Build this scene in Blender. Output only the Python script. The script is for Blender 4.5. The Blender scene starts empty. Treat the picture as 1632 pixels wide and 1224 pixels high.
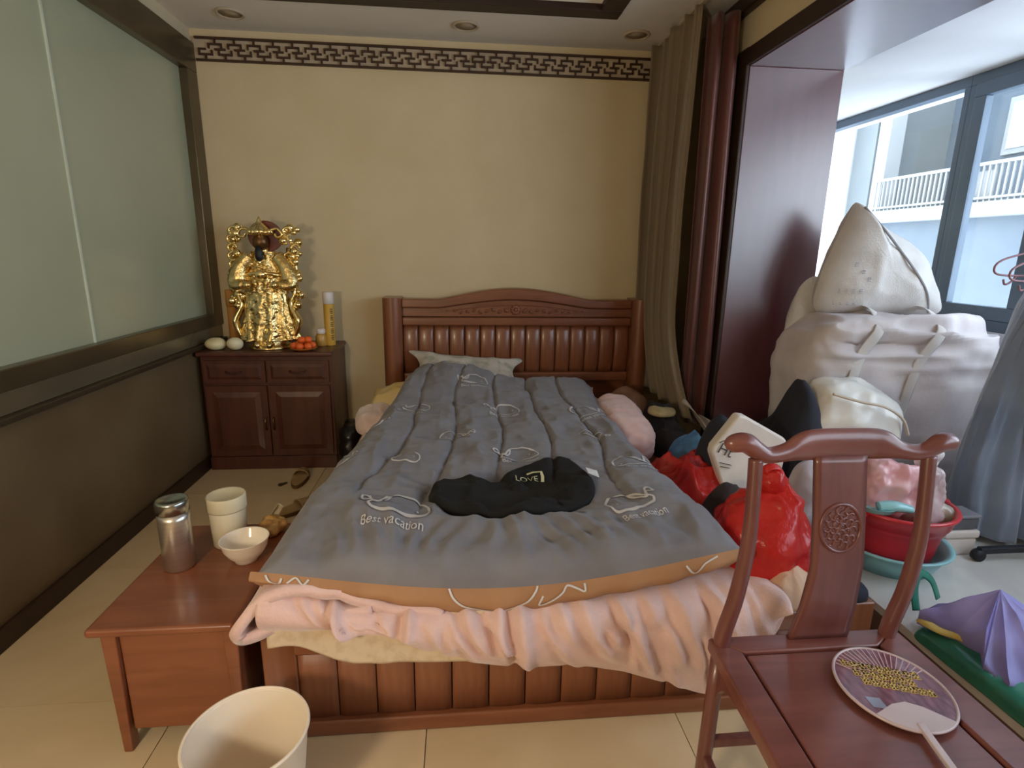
import bpy, bmesh, math, random
import numpy as np
from mathutils import Matrix, Vector
PI = math.pi
SC = bpy.context.scene
COL = SC.collection
random.seed(7)

# ------------------------------------------------------------------ camera, sky, lamps, exposure
def cam_axes(yaw, pitch, roll):
    cy, sy, cp, sp = math.cos(yaw), math.sin(yaw), math.cos(pitch), math.sin(pitch)
    fwd = Vector((sy*cp, cy*cp, -sp)); right = Vector((cy, -sy, 0)); down = fwd.cross(right)
    r = math.cos(roll)*right + math.sin(roll)*down
    d = -math.sin(roll)*right + math.cos(roll)*down
    return r, d, fwd
_r, _d, _f = cam_axes(0.096627, 0.237045, -0.015348)
cd = bpy.data.cameras.new('camera'); cam = bpy.data.objects.new('camera', cd); COL.objects.link(cam)
m = Matrix((_r, -_d, -_f)).transposed().to_4x4(); m.translation = (0, 0, 1.40)
cam.matrix_world = m
cd.sensor_width = 36.0; cd.lens = 36.0*880.85/1632.0; cd.clip_start = 0.02
SC.camera = cam

w = bpy.data.worlds.new('sky'); SC.world = w; w.use_nodes = True
bg = w.node_tree.nodes['Background']
bg.inputs[0].default_value = (0.80, 0.90, 1.0, 1); bg.inputs[1].default_value = 7.6
SC.view_settings.view_transform = 'Standard'; SC.view_settings.look = 'None'
SC.view_settings.gamma = 1.0; SC.view_settings.use_curve_mapping = False
SC.view_settings.exposure = 0.0
SC.cycles.use_denoising = True
SC.cycles.max_bounces = 10; SC.cycles.diffuse_bounces = 6; SC.cycles.transparent_max_bounces = 16
SC.cycles.sample_clamp_indirect = 6.0

def light(name, kind, loc, energy, color, size=0.2, rot=(0, 0, 0), sy=None, portal=False):
    l = bpy.data.lights.new(name, kind); l.energy = energy; l.color = color
    if kind == 'AREA':
        l.size = size
        if sy: l.shape = 'RECTANGLE'; l.size_y = sy
        if portal: l.cycles.is_portal = True
    elif kind == 'POINT': l.shadow_soft_size = size
    o = bpy.data.objects.new(name, l); COL.objects.link(o); o.location = loc; o.rotation_euler = rot
    return o
light('window_daylight_portal', 'AREA', (2.78, 1.2, 1.7), 1, (1, 1, 1), 1.28, (0, PI/2, 0), 6.2, True)
WARM = (1.0, 0.82, 0.60)
light('warm_wall_lamp', 'POINT', (-1.05, -0.30, 1.35), 72, WARM, 0.13)

# ------------------------------------------------------------------ materials
def nod(nt, t, **kw):
    n = nt.nodes.new(t)
    for k, v in kw.items(): setattr(n, k, v)
    return n
def s2l(c): return tuple((x/255/12.92 if x/255 <= .04045 else ((x/255+.055)/1.055)**2.4) for x in c)
MATS = {}
def mat(name, c1, c2=None, rough=.6, scale=6, stretch=(1, 1, 1), bump=0, bscale=None, metal=0, spec=.5, trans=0, coat=0,
        alpha=1, sheen=0, subs=0, lo=.35, hi=.65, dist=0, translucent=0, emit=None, detail=6, crough=.15):
    if name in MATS: return MATS[name]
    mt = bpy.data.materials.new(name); mt.use_nodes = True; nt = mt.node_tree
    b = nt.nodes['Principled BSDF']
    c1 = s2l(c1) + (1,); c2 = (s2l(c2) + (1,)) if c2 else tuple(x*.8 for x in c1[:3]) + (1,)
    tc = nod(nt, 'ShaderNodeTexCoord'); mp = nod(nt, 'ShaderNodeMapping'); mp.inputs['Scale'].default_value = stretch
    nt.links.new(tc.outputs['Object'], mp.inputs['Vector'])
    nz = nod(nt, 'ShaderNodeTexNoise'); nz.inputs['Scale'].default_value = scale; nz.inputs['Detail'].default_value = detail
    nz.inputs['Distortion'].default_value = dist
    nt.links.new(mp.outputs[0], nz.inputs['Vector'])
    rp = nod(nt, 'ShaderNodeValToRGB'); rp.color_ramp.elements[0].position = lo; rp.color_ramp.elements[1].position = hi
    rp.color_ramp.elements[0].color = c1; rp.color_ramp.elements[1].color = c2
    nt.links.new(nz.outputs[0], rp.inputs[0]); nt.links.new(rp.outputs[0], b.inputs['Base Color'])
    b.inputs['Roughness'].default_value = rough; b.inputs['Metallic'].default_value = metal
    b.inputs['Specular IOR Level'].default_value = spec
    b.inputs['Transmission Weight'].default_value = trans; b.inputs['Coat Weight'].default_value = coat
    b.inputs['Coat Roughness'].default_value = crough; b.inputs['Sheen Weight'].default_value = sheen
    b.inputs['Alpha'].default_value = alpha
    if subs:
        b.inputs['Subsurface Weight'].default_value = subs; b.inputs['Subsurface Radius'].default_value = (.02, .015, .01)
    if bump:
        n2 = nod(nt, 'ShaderNodeTexNoise'); n2.inputs['Scale'].default_value = bscale or scale*6; n2.inputs['Detail'].default_value = 4
        nt.links.new(mp.outputs[0], n2.inputs['Vector'])
        bp = nod(nt, 'ShaderNodeBump'); bp.inputs['Strength'].default_value = bump; bp.inputs['Distance'].default_value = .01
        nt.links.new(n2.outputs[0], bp.inputs['Height']); nt.links.new(bp.outputs[0], b.inputs['Normal'])
    if translucent:
        tl = nod(nt, 'ShaderNodeBsdfTranslucent'); mx = nod(nt, 'ShaderNodeMixShader'); mx.inputs[0].default_value = translucent
        nt.links.new(rp.outputs[0], tl.inputs[0]); nt.links.new(b.outputs[0], mx.inputs[1]); nt.links.new(tl.outputs[0], mx.inputs[2])
        nt.links.new(mx.outputs[0], nt.nodes['Material Output'].inputs[0])
    MATS[name] = mt
    return mt
def clear_glass(name, tint=(.95, .98, 1), gl=.06, rough=.02):
    mt = bpy.data.materials.new(name); mt.use_nodes = True; nt = mt.node_tree; nt.nodes.remove(nt.nodes['Principled BSDF'])
    t = nod(nt, 'ShaderNodeBsdfTransparent'); t.inputs[0].default_value = tint + (1,)
    g = nod(nt, 'ShaderNodeBsdfGlossy'); g.inputs['Roughness'].default_value = rough
    mx = nod(nt, 'ShaderNodeMixShader'); mx.inputs[0].default_value = gl
    nt.links.new(t.outputs[0], mx.inputs[1]); nt.links.new(g.outputs[0], mx.inputs[2])
    nt.links.new(mx.outputs[0], nt.nodes['Material Output'].inputs[0])
    return mt

WOODX = (1, 8, 8); WOODY = (8, 1, 8); WOODZ = (8, 8, 1)
M_wall = mat('beige_wallpaper', (212, 194, 156), (206, 187, 148), .75, 3, bump=.08, bscale=220)
M_wallp = mat('plain_cream_plaster', (205, 190, 160), (198, 183, 152), .8, 3)
M_ceil = mat('white_ceiling_paint', (222, 216, 208), (216, 210, 202), .85, 2)
M_lower = mat('brown_wall_panel', (106, 88, 62), (96, 78, 54), .45, 3, bump=.03)
M_tile = mat('cream_polished_tile', (214, 193, 158), (204, 182, 146), .16, 2.2, dist=1.2, spec=.5)
M_grout = mat('dark_grout', (120, 104, 82), None, .9)
M_dark = mat('dark_brown_trim', (52, 32, 22), (42, 26, 18), .45, 5, WOODX)
M_fret = mat('brown_fretwork', (66, 40, 24), (54, 32, 18), .5, 8)
M_bed = mat('reddish_brown_bed_wood', (136, 84, 56), (118, 70, 45), .34, 3, WOODZ, coat=.3, dist=.6)
M_bedx = mat('reddish_brown_bed_wood_across', (136, 84, 56), (118, 70, 45), .34, 3, WOODX, coat=.3, dist=.6)
M_cab = mat('dark_red_cabinet_wood', (86, 44, 30), (70, 34, 23), .4, 3, WOODZ, coat=.15)
M_chair = mat('rosewood', (116, 70, 64), (100, 56, 52), .34, 3, WOODZ, coat=.25, dist=.5)
M_chairx = mat('rosewood_seat', (126, 76, 68), (108, 62, 56), .3, 2.5, WOODX, coat=.3, dist=.8)
M_jamb = mat('maroon_casing_wood', (92, 44, 47), (80, 36, 40), .34, 2, WOODZ, coat=1.0, spec=.8, crough=.28)
M_steel = mat('brushed_steel', (212, 206, 196), (198, 192, 182), .3, 3, (1, 1, 30), metal=.9)
M_frame = mat('bronze_window_frame', (104, 92, 70), (92, 80, 60), .28, 3, metal=.6)
M_alu = mat('blue_grey_window_frame', (88, 102, 118), (80, 94, 110), .4, 3, metal=.2)
M_frost = mat('frosted_green_glass', (168, 172, 146), (158, 163, 138), .36, 1.5, spec=.8, coat=.4)
M_glass = clear_glass('clear_window_glass')
M_white = mat('white_ceramic', (236, 226, 212), (232, 222, 208), .15, 2)
M_plast = mat('white_bin_plastic', (228, 214, 194), (224, 210, 190), .35, 2)
M_gold = mat('polished_gold', (238, 216, 156), (214, 182, 112), .22, 20, metal=1, bump=.5, bscale=60)
M_goldsm = mat('gold_leaf', (244, 224, 166), (228, 198, 130), .16, 14, metal=1, bump=.15, bscale=40)

# ------------------------------------------------------------------ mesh tools
def tag(o, label=None, cat=None, group=None, kind=None):
    if label: o['label'] = label
    if cat: o['category'] = cat
    if group: o['group'] = group
    if kind: o['kind'] = kind
    return o
WL = {}
def thing(name, label, cat, loc, group=None, kind=None):
    o = bpy.data.objects.new(name, None); COL.objects.link(o); o.location = loc; o.empty_display_size = .05
    WL[o.name] = np.array(loc, float)
    return tag(o, label, cat, group, kind)
def recalc(me):
    bm = bmesh.new(); bm.from_mesh(me); bmesh.ops.recalc_face_normals(bm, faces=bm.faces); bm.to_mesh(me); bm.free()
def obj(name, vf, material, parent=None, smooth=False, bevel=0, solid=0, subs=0, segs=2, label=None, cat=None, group=None, kind=None, fix=True, angle=None):
    v = np.array(vf[0], float).reshape(-1, 3)
    lo, hi = v.min(0), v.max(0); org = np.array([(lo[0]+hi[0])/2, (lo[1]+hi[1])/2, lo[2]])
    me = bpy.data.meshes.new(name); me.from_pydata((v-org).tolist(), [], [tuple(int(i) for i in f) for f in vf[1]])
    if fix: recalc(me)
    mats = material if isinstance(material, (list, tuple)) else [material]
    for mm in mats: me.materials.append(mm)
    if smooth: me.polygons.foreach_set('use_smooth', [True]*len(me.polygons))
    o = bpy.data.objects.new(name, me); COL.objects.link(o); WL[o.name] = org
    if parent: o.parent = parent; o.location = org - WL[parent.name]
    else: o.location = org
    if solid:
        md = o.modifiers.new('solid', 'SOLIDIFY'); md.thickness = solid; md.offset = -1
    if bevel:
        md = o.modifiers.new('bevel', 'BEVEL'); md.width = bevel; md.segments = segs; md.limit_method = 'ANGLE'
        if not smooth: me.polygons.foreach_set('use_smooth', [True]*len(me.polygons)); 
        wn = o.modifiers.new('wn', 'WEIGHTED_NORMAL'); wn.keep_sharp = True
    if subs:
        md = o.modifiers.new('sub', 'SUBSURF'); md.levels = subs; md.render_levels = subs
    return tag(o, label, cat, group, kind)
def dup(src, parent, loc, name=None):
    c = src.copy(); COL.objects.link(c); WL[c.name] = np.array(loc, float)
    c.parent = parent
    c.location = np.array(loc) - (WL[parent.name] if parent else 0)
    return c
def join(*vfs):
    V, F, n = [], [], 0
    for v, f in vfs:
        v = np.array(v, float).reshape(-1, 3); V.append(v); F += [tuple(i+n for i in ff) for ff in f]; n += len(v)
    return np.concatenate(V), F
def box(x0, x1, y0, y1, z0, z1):
    v = [(x, y, z) for z in (z0, z1) for y in (y0, y1) for x in (x0, x1)]
    return v, [(0, 2, 3, 1), (4, 5, 7, 6), (0, 1, 5, 4), (2, 6, 7, 3), (0, 4, 6, 2), (1, 3, 7, 5)]
def xform(vf, rot=(0, 0, 0), loc=(0, 0, 0), piv=(0, 0, 0), scale=1):
    from mathutils import Euler
    R = np.array(Euler(rot).to_matrix()); v = (np.array(vf[0], float)-piv)*scale
    return v@R.T + piv + np.array(loc), vf[1]
def gridf(nu, nv, cu=False, cv=False, off=0):
    F = []
    for i in range(nu if cu else nu-1):
        for j in range(nv if cv else nv-1):
            a, b = i, (i+1) % nu; c, d = j, (j+1) % nv
            F.append((off+a*nv+c, off+b*nv+c, off+b*nv+d, off+a*nv+d))
    return F
def lathe(prof, c, n=32, capb=True, capt=True):
    V = []; m_ = len(prof)
    for k in range(n):
        a = 2*PI*k/n
        for r, z in prof: V.append((c[0]+r*math.cos(a), c[1]+r*math.sin(a), c[2]+z))
    F = gridf(n, m_, cu=True)
    if capb and prof[0][0] > 1e-5: F.append(tuple(k*m_ for k in range(n)))
    if capt and prof[-1][0] > 1e-5: F.append(tuple(k*m_+m_-1 for k in range(n)))
    return V, F
def cr(P, t, closed=False):
    P = np.array(P, float); n = len(P); t = np.asarray(t, float)
    if closed:
        s = t*n; i = np.floor(s).astype(int); f = s-i; ix = lambda k: P[(i+k) % n]
    else:
        s = np.clip(t, 0, 1)*(n-1); i = np.minimum(np.floor(s).astype(int), n-2); f = s-i
        ix = lambda k: P[np.clip(i+k, 0, n-1)]
    f = f.reshape(f.shape+(1,)*(P.ndim-1))
    p0, p1, p2, p3 = ix(-1), ix(0), ix(1), ix(2)
    return .5*((2*p1)+(p2-p0)*f+(2*p0-5*p1+4*p2-p3)*f*f+(3*p1-p0-3*p2+p3)*f**3)
def sweep(path, rad, n=12, res=40, closed=False, e=1.0, up=None):
    """tube through the path points; rad is a number or one (a, b) pair for each point: half sizes of the section"""
    P = np.array(path, float); k = len(P)
    R_ = np.array([(r, r) if np.isscalar(r) else r for r in (rad if isinstance(rad, (list, tuple, np.ndarray)) and not (len(rad) == 2 and k != 2 and np.isscalar(rad[0])) else [rad]*k)], float)
    t = np.linspace(0, 1, res, endpoint=not closed)
    p = cr(P, t, closed) if k > 2 else P[0]+(P[1]-P[0])*t[:, None]
    r = cr(R_, t, closed) if k > 2 else R_[0]+(R_[1]-R_[0])*t[:, None]
    tg = np.gradient(p, axis=0) if not closed else np.roll(p, -1, 0)-np.roll(p, 1, 0)
    tg /= np.linalg.norm(tg, axis=1)[:, None]+1e-12
    nrm = np.array(up, float) if up is not None else np.array((0, 0, 1.) if abs(tg[0][2]) < .9 else (0, 1., 0))
    V = []
    for i in range(res):
        nn = (np.array(up, float) if up is not None else nrm); nn = nn - tg[i]*nn.dot(tg[i]); nn /= np.linalg.norm(nn)+1e-12; nrm = nn
        bb = np.cross(tg[i], nn)
        for j in range(n):
            a = 2*PI*j/n; ca, sa = math.cos(a), math.sin(a)
            ca = math.copysign(abs(ca)**e, ca); sa = math.copysign(abs(sa)**e, sa)
            V.append(p[i]+bb*ca*r[i][0]+nn*sa*r[i][1])
    F = gridf(res, n, cu=closed, cv=True)
    if not closed: F += [tuple(range(n)), tuple((res-1)*n+j for j in range(n))]
    return np.array(V), F
def bar(p0, p1, a, b=None, up=None):
    return sweep([p0, p1], [(a, b or a)]*2, 4, 2, up=up) if False else _bar(np.array(p0, float), np.array(p1, float), a, b or a, up)
def _bar(p0, p1, a, b, up):
    t = p1-p0; t = t/np.linalg.norm(t); u = np.array(up if up is not None else ((0, 0, 1.) if abs(t[2]) < .9 else (0, 1., 0)))
    u = u-t*u.dot(t); u /= np.linalg.norm(u); s = np.cross(t, u)
    v = [p+s*sx*a+u*sy*b for p in (p0, p1) for sy in (-1, 1) for sx in (-1, 1)]
    return v, [(0, 2, 3, 1), (4, 5, 7, 6), (0, 1, 5, 4), (2, 6, 7, 3), (0, 4, 6, 2), (1, 3, 7, 5)]
def _h(ix, iy, iz, s):
    n = (ix*374761393 + iy*668265263 + iz*2147483647 + s*1274126177) & 0xffffffff
    n = ((n ^ (n >> 13))*1274126177) & 0xffffffff
    n = ((n ^ (n >> 16))*2246822519) & 0xffffffff
    return ((n ^ (n >> 15)) & 0xffffff)/float(0xffffff)
def vn(P, seed=0):
    P = np.asarray(P, float); i = np.floor(P).astype(np.int64); f = P-i; f = f*f*f*(f*(f*6-15)+10)
    x, y, z = i[..., 0], i[..., 1], i[..., 2]; r = 0
    for a in (0, 1):
        wa = f[..., 0] if a else 1-f[..., 0]
        for b in (0, 1):
            wb = f[..., 1] if b else 1-f[..., 1]
            for c in (0, 1):
                wc = f[..., 2] if c else 1-f[..., 2]
                r = r + wa*wb*wc*_h(x+a, y+b, z+c, seed)
    return r*2-1
def fbm(P, sc=1, o=4, seed=0):
    P = np.asarray(P, float)*sc; r = 0; a = 1; tot = 0
    for k in range(o): r = r+a*vn(P+17.3*k, seed+k); tot += a; a *= .5; P = P*2
    return r/tot
def ridge(P, sc=1, o=3, seed=0):
    P = np.asarray(P, float)*sc; r = 0; a = 1; tot = 0
    for k in range(o): r = r+a*(1-2*np.abs(vn(P+9.1*k, seed+k)))
    return r/o
def spow(x, e): return np.sign(x)*np.abs(x)**e
def blob(c, r, seed=0, amp=.05, sc=6, e=1., floor=None, nu=72, nv=44, crease=0, csc=8, warp=None, rot=None):
    u = np.linspace(0, 2*PI, nu, endpoint=False); v = np.linspace(-PI/2, PI/2, nv); U, V = np.meshgrid(u, v, indexing='ij')
    D = np.stack([spow(np.cos(V), e)*spow(np.cos(U), e), spow(np.cos(V), e)*spow(np.sin(U), e), spow(np.sin(V), e)], -1)
    if warp: D = warp(D)
    N = np.stack([np.cos(V)*np.cos(U), np.cos(V)*np.sin(U), np.sin(V)], -1)
    P = D*np.array(r)
    if rot is not None:
        from mathutils import Euler
        RM = np.array(Euler(rot).to_matrix()); P = P@RM.T; N = N@RM.T
    P = P+np.array(c)
    h = amp*fbm(P, sc, 4, seed)
    if crease: h = h+crease*(ridge(P, csc, 3, seed+5)-.3)
    P = P+N*h[..., None]
    for k in (0, nv-1): P[:, k] = P[:, k].mean(0)
    if floor is not None: P[..., 2] = np.maximum(P[..., 2], floor)
    return P.reshape(-1, 3), gridf(nu, nv, cu=True)
def pile(outline, zb, H, seed=0, wr=.015, sc=9, crease=.02, csc=7, power=.5, rings=26, around=88, cen=None, edge=.012):
    """a lump of cloth: a closed outline on the ground plane, rounded up to the height H above zb(x, y)"""
    O = cr(outline, np.linspace(0, 1, around, endpoint=False), True); c = np.array(cen) if cen is not None else O.mean(0)
    zf = zb if callable(zb) else (lambda x, y: np.full_like(x, zb))
    R_ = np.linspace(0, 1, rings)**.8; P = c+(O-c)[:, None, :]*R_[None, :, None]
    x, y = P[..., 0], P[..., 1]; Q = np.stack([x, y, x*0], -1)
    prof = np.maximum(1-R_**2.6, 0)**power
    Hh = H(x, y) if callable(H) else H
    z = zf(x, y)+edge+Hh*prof*(1+.35*fbm(Q, sc*.5, 2, seed+3))+prof**.5*(wr*fbm(Q, sc, 4, seed)+crease*(ridge(Q, csc, 3, seed+9)-.2))
    z = np.maximum(z, zf(x, y)+edge*.7)
    top = np.stack([x, y, z], -1).reshape(-1, 3)
    bot = np.stack([x[:, -1], y[:, -1], zf(x[:, -1], y[:, -1])], -1); n = len(top)
    F = gridf(around, rings, cu=True)
    for k in range(around):
        k2 = (k+1) % around; F.append((k*rings+rings-1, k2*rings+rings-1, n+k2, n+k))
    F.append(tuple(n+k for k in range(around)))
    return np.concatenate([top, bot]), F
def text_mesh(s, size):
    cu = bpy.data.curves.new('t', 'FONT'); cu.body = s; cu.size = size; cu.align_x = 'CENTER'; cu.align_y = 'CENTER'; cu.resolution_u = 3
    o = bpy.data.objects.new('t', cu); COL.objects.link(o); bpy.context.view_layer.update()
    me = o.to_mesh(); v = [tuple(p.co) for p in me.vertices]; f = [tuple(p.vertices) for p in me.polygons]
    o.to_mesh_clear(); bpy.data.objects.remove(o); bpy.data.curves.remove(cu)
    return np.array(v), f
def ribbon2d(pts, wd, closed=False):
    p = np.array(pts, float); tg = np.gradient(p, axis=0)
    if closed: tg = np.roll(p, -1, 0)-np.roll(p, 1, 0)
    tg /= np.linalg.norm(tg, axis=1)[:, None]+1e-9; n = np.stack([-tg[:, 1], tg[:, 0]], 1)
    v = np.stack([p-n*wd/2, p+n*wd/2], 1).reshape(-1, 2); k = len(p)
    return v, gridf(k, 2, cu=closed)
def prism(poly, axis, a, b):
    """extrude a polygon; axis 'y': points are (x, z), axis 'x': (y, z), axis 'z': (x, y)"""
    n = len(poly); mk = {'y': lambda p, t: (p[0], t, p[1]), 'x': lambda p, t: (t, p[0], p[1]), 'z': lambda p, t: (p[0], p[1], t)}[axis]
    V = [mk(p, a) for p in poly]+[mk(p, b) for p in poly]
    return V, [tuple(range(n)), tuple(range(2*n-1, n-1, -1))]+[(k, (k+1) % n, n+(k+1) % n, n+k) for k in range(n)]
STRUCT = dict(kind='structure')

# ================================================================== THE SETTING
XL, XR, YB, YN, ZC = -1.62, 1.50, 3.93, -2.40, 2.68
fl = obj('floor', box(-1.75, 1.52, YN, YB+.1, -.12, -.006), M_grout, label='cream polished floor tiles laid in a square grid', cat='floor', **STRUCT)
PT = .77; t0 = None
for i in range(-3, 3):
    for j in range(-6, 4):
        x0 = -.107+i*PT; y0 = 1.57+j*PT
        a, b, c, d = max(x0+.0015, XL-.1), min(x0+PT-.0015, XR), max(y0+.0015, YN), min(y0+PT-.0015, YB)
        if b-a < .02 or d-c < .02: continue
        full = abs(b-a-PT) < .01 and abs(d-c-PT) < .01
        if full and t0: dup(t0, fl, ((a+b)/2, (c+d)/2, -.006))
        else:
            t = obj('tile', box(a, b, c, d, -.006, 0), M_tile, fl)
            if full: t0 = t
obj('wall_back', box(-1.75, XR, YB, YB+.12, 0, 2.9), M_wall, label='beige papered wall behind the bed headboard', cat='wall', **STRUCT)
obj('wall_front', box(-1.75, 3.0, YN-.12, YN, 0, 2.9), M_wallp, label='plain cream wall facing the bed', cat='wall', **STRUCT)
# left wall: brown lower panel, frosted interior window above
wl = thing('wall_left', 'brown lower wall under the frosted green glass', 'wall', (XL-.06, 1.0, 0), kind='structure')
obj('lower_panel', box(XL-.12, XL, YN, YB, 0, .80), M_lower, wl)
obj('upper_band', box(XL-.12, XL, YN, YB, 2.60, 2.9), M_wallp, wl)
obj('near_wall', box(XL-.12, XL, YN, -.70, .80, 2.60), M_wallp, wl)
bl = obj('baseboard_left', box(XL, XL+.018, YN, YB, 0, .085), M_dark, bevel=.004, label='dark brown skirting along the left wall', cat='baseboard', **STRUCT)
w1 = thing('window_1', 'frosted green glass interior window in a bronze frame', 'window', (XL, 1.5, .8), kind='structure')
obj('top_frame', box(XL-.08, XL+.02, -.70, YB, 2.43, 2.60), M_frame, w1, bevel=.005)
obj('side_frame', box(XL-.08, XL+.02, 3.80, YB-.002, .96, 2.43), M_frame, w1, bevel=.005)
obj('bottom_frame', box(XL-.08, XL+.02, -.70, YB-.002, .885, .965), M_frame, w1, bevel=.005)
obj('lower_frame', box(XL-.08, XL+.008, -.70, YB-.002, .80, .885), mat('pale_bronze_metal', (140, 128, 104), (126, 114, 92), .25, 2, metal=.6), w1, bevel=.005)
obj('sill', box(XL-.08, XL+.035, -.70, YB-.002, .775, .80), mat('dark_sill_metal', (78, 66, 50), None, .35, metal=.4), w1, bevel=.004)
for a, b in ((2.655, 3.80), (1.50, 2.645), (.35, 1.49), (-.70, .34)):
    obj('pane', box(XL-.05, XL-.03, a, b, .96, 2.43), M_frost, w1)
for yy in (2.65, 1.495, .345):
    obj('pane_joint', box(XL-.05, XL-.024, yy-.005, yy+.005, .96, 2.43), mat('glass_edge', (205, 214, 196), None, .3), w1)
# ceiling with a shallow tray edged in dark wood
ce = thing('ceiling', 'white ceiling with a shallow tray recess', 'ceiling', (0, 1, ZC), kind='structure')
TX0, TX1, TY0, TY1 = -1.25, .80, -.9, 3.35
obj('border_back', box(-1.75, XR, TY1, YB, ZC, 2.82), M_ceil, ce)
obj('border_front', box(-1.75, XR, YN, TY0, ZC, 2.82), M_ceil, ce)
obj('border_left', box(-1.75, TX0, TY0, TY1, ZC, 2.82), M_ceil, ce)
obj('border_right', box(TX1, XR, TY0, TY1, ZC, 2.82), M_ceil, ce)
obj('tray_top', box(TX0, TX1, TY0, TY1, 2.80, 2.88), M_ceil, ce)
tr = thing('trim_1', 'dark brown wooden frame around the ceiling tray', 'trim', (-.2, 1.2, ZC-.02), kind='structure')
for nm, bx in (('back_bar', (TX0-.06, TX1+.10, TY1-.01, TY1+.095)), ('front_bar', (TX0-.06, TX1+.10, TY0-.10, TY0+.02)),
               ('side_bar', (TX0-.10, TX0+.02, TY0+.02, TY1-.02)), ('side_bar', (TX1-.02, TX1+.10, TY0+.02, TY1-.02))):
    obj(nm, box(*bx, ZC-.008, ZC+.03), M_dark, tr, bevel=.004)
# fretwork band under the ceiling
FZ0, FZ1, FX0, FX1 = 2.50, 2.635, -1.59, 1.28
fr = thing('trim_2', 'brown fretwork lattice band along the top of the back wall', 'trim', (0, YB-.01, FZ0), kind='structure')
obj('backing_strip', box(FX0-.02, FX1, YB-.004, YB, FZ0, FZ1), mat('pale_backing', (190, 172, 146), None, .8), fr)
for z in (FZ0, FZ1-.012): obj('rail', box(FX0, FX1, YB-.022, YB-.004, z, z+.012), M_fret, fr)
per = (FX1-FX0)/25
def fret_piece(x, flip):
    segs = [((.5, 1), (.5, .74)), ((.18, .74), (.82, .74)), ((.82, .74), (.82, .5)), ((.82, .5), (.52, .5)), ((.18, .74), (.18, .58)),
            ((0, 0), (0, .26)), ((-.32, .26), (.32, .26)), ((-.32, .26), (-.32, .5)), ((-.32, .5), (-.02, .5)), ((.32, .26), (.32, .42))]
    vf = []; t = .0052
    for (a, b), (c, d) in segs:
        if flip: a, c = -a, -c
        X0, X1 = sorted((x+a*per, x+c*per)); Z0, Z1 = sorted((FZ0+.008+b*(FZ1-FZ0-.016), FZ0+.008+d*(FZ1-FZ0-.016)))
        vf.append(box(X0-t, X1+t, YB-.018, YB-.005, Z0-t, Z1+t))
    return join(*vf)
fp = obj('fret', fret_piece(FX0+per*.5, False), M_fret, fr); fp2 = None
for k in range(1, 25):
    x = FX0+per*(k+.5)
    if k < 15: dup(fp, fr, WL[fp.name]+np.array([k*per, 0, 0]))
    elif fp2 is None: fp2 = obj('fret', fret_piece(x, True), M_fret, fr); kk = k
    else: dup(fp2, fr, WL[fp2.name]+np.array([(k-kk)*per, 0, 0]))
# right wall: block at the far corner, header over the wide opening
JY = 3.0; OY = -1.2; OZ = 2.335; PZ = .185
wr = thing('wall_right', 'cream wall with a wide opening to the balcony', 'wall', (1.75, 1, 0), kind='structure')
obj('far_block', box(XR, 1.99, JY+.02, 4.5, 0, 2.9), M_wallp, wr)
obj('near_block', box(XR, 1.99, YN, OY-.02, 0, 2.9), M_wallp, wr)
obj('header', box(XR, 1.99, OY-.02, JY+.02, OZ+.02, 2.9), M_wall, wr)
tc_ = thing('trim_3', 'maroon wooden casing lining the opening to the balcony', 'trim', (1.75, 1, PZ), kind='structure')
obj('jamb_panel', box(XR-.012, 2.0, JY, JY+.02, PZ, OZ), M_jamb, tc_, bevel=.003)
obj('jamb_panel', box(XR-.012, 2.0, OY-.02, OY, PZ, OZ), M_jamb, tc_, bevel=.003)
obj('soffit_panel', box(XR-.012, 2.0, OY-.02, JY+.02, OZ, OZ+.02), M_jamb, tc_, bevel=.003)
obj('upright', box(XR-.03, XR-.002, JY+.005, JY+.115, 0, OZ+.09), M_dark, tc_, bevel=.006)
obj('upright', box(XR-.03, XR-.002, OY-.115, OY-.005, 0, OZ+.09), M_dark, tc_, bevel=.006)
obj('head_piece', box(XR-.032, XR-.002, OY-.12, JY+.12, OZ+.004, OZ+.085), M_dark, tc_, bevel=.006)
cn = thing('trim_4', 'dark brown cornice above the balcony opening', 'trim', (XR, 1, 2.6), kind='structure')
obj('cornice_board', box(XR-.05, XR, YN, 3.5, 2.60, ZC-.001), M_dark, cn, bevel=.008)
# balcony
M_bal = mat('white_balcony_paint', (222, 222, 226), (214, 214, 220), .8, 2)
M_stone = mat('pale_grey_stone', (206, 204, 198), (190, 188, 184), .3, 3, dist=1)
bf = thing('floor_balcony', 'raised pale stone balcony floor with a brown riser', 'floor', (2.2, 1, 0), kind='structure')
obj('stone_top', join(box(XR-.01, 2.9, YN, 3.02, PZ-.03, PZ), box(1.99, 2.9, 3.02, 4.5, PZ-.03, PZ)), M_stone, bf)
obj('riser', join(box(XR, 2.9, YN, 3.02, 0, PZ-.03), box(1.99, 2.9, 3.02, 4.5, 0, PZ-.03)), mat('brown_riser', (118, 96, 86), (104, 84, 76), .6, 5), bf)
obj('ceiling_balcony', box(1.99, 3.1, YN, 4.5, 2.36, 2.5), M_bal, label='white ceiling over the balcony', cat='ceiling', **STRUCT)
obj('wall_far', box(1.99, 3.1, 4.40, 4.5, 0, 2.5), M_bal, label='white end wall of the balcony', cat='wall', **STRUCT)
obj('wall_near', box(1.99, 3.1, YN-.1, YN, 0, 2.5), M_bal, label='white near end wall of the balcony', cat='wall', **STRUCT)
WX = 2.82
obj('wall_parapet', box(WX-.04, WX+.1, YN, 4.5, 0, 1.02), M_bal, label='low white parapet under the balcony windows', cat='wall', **STRUCT)
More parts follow.
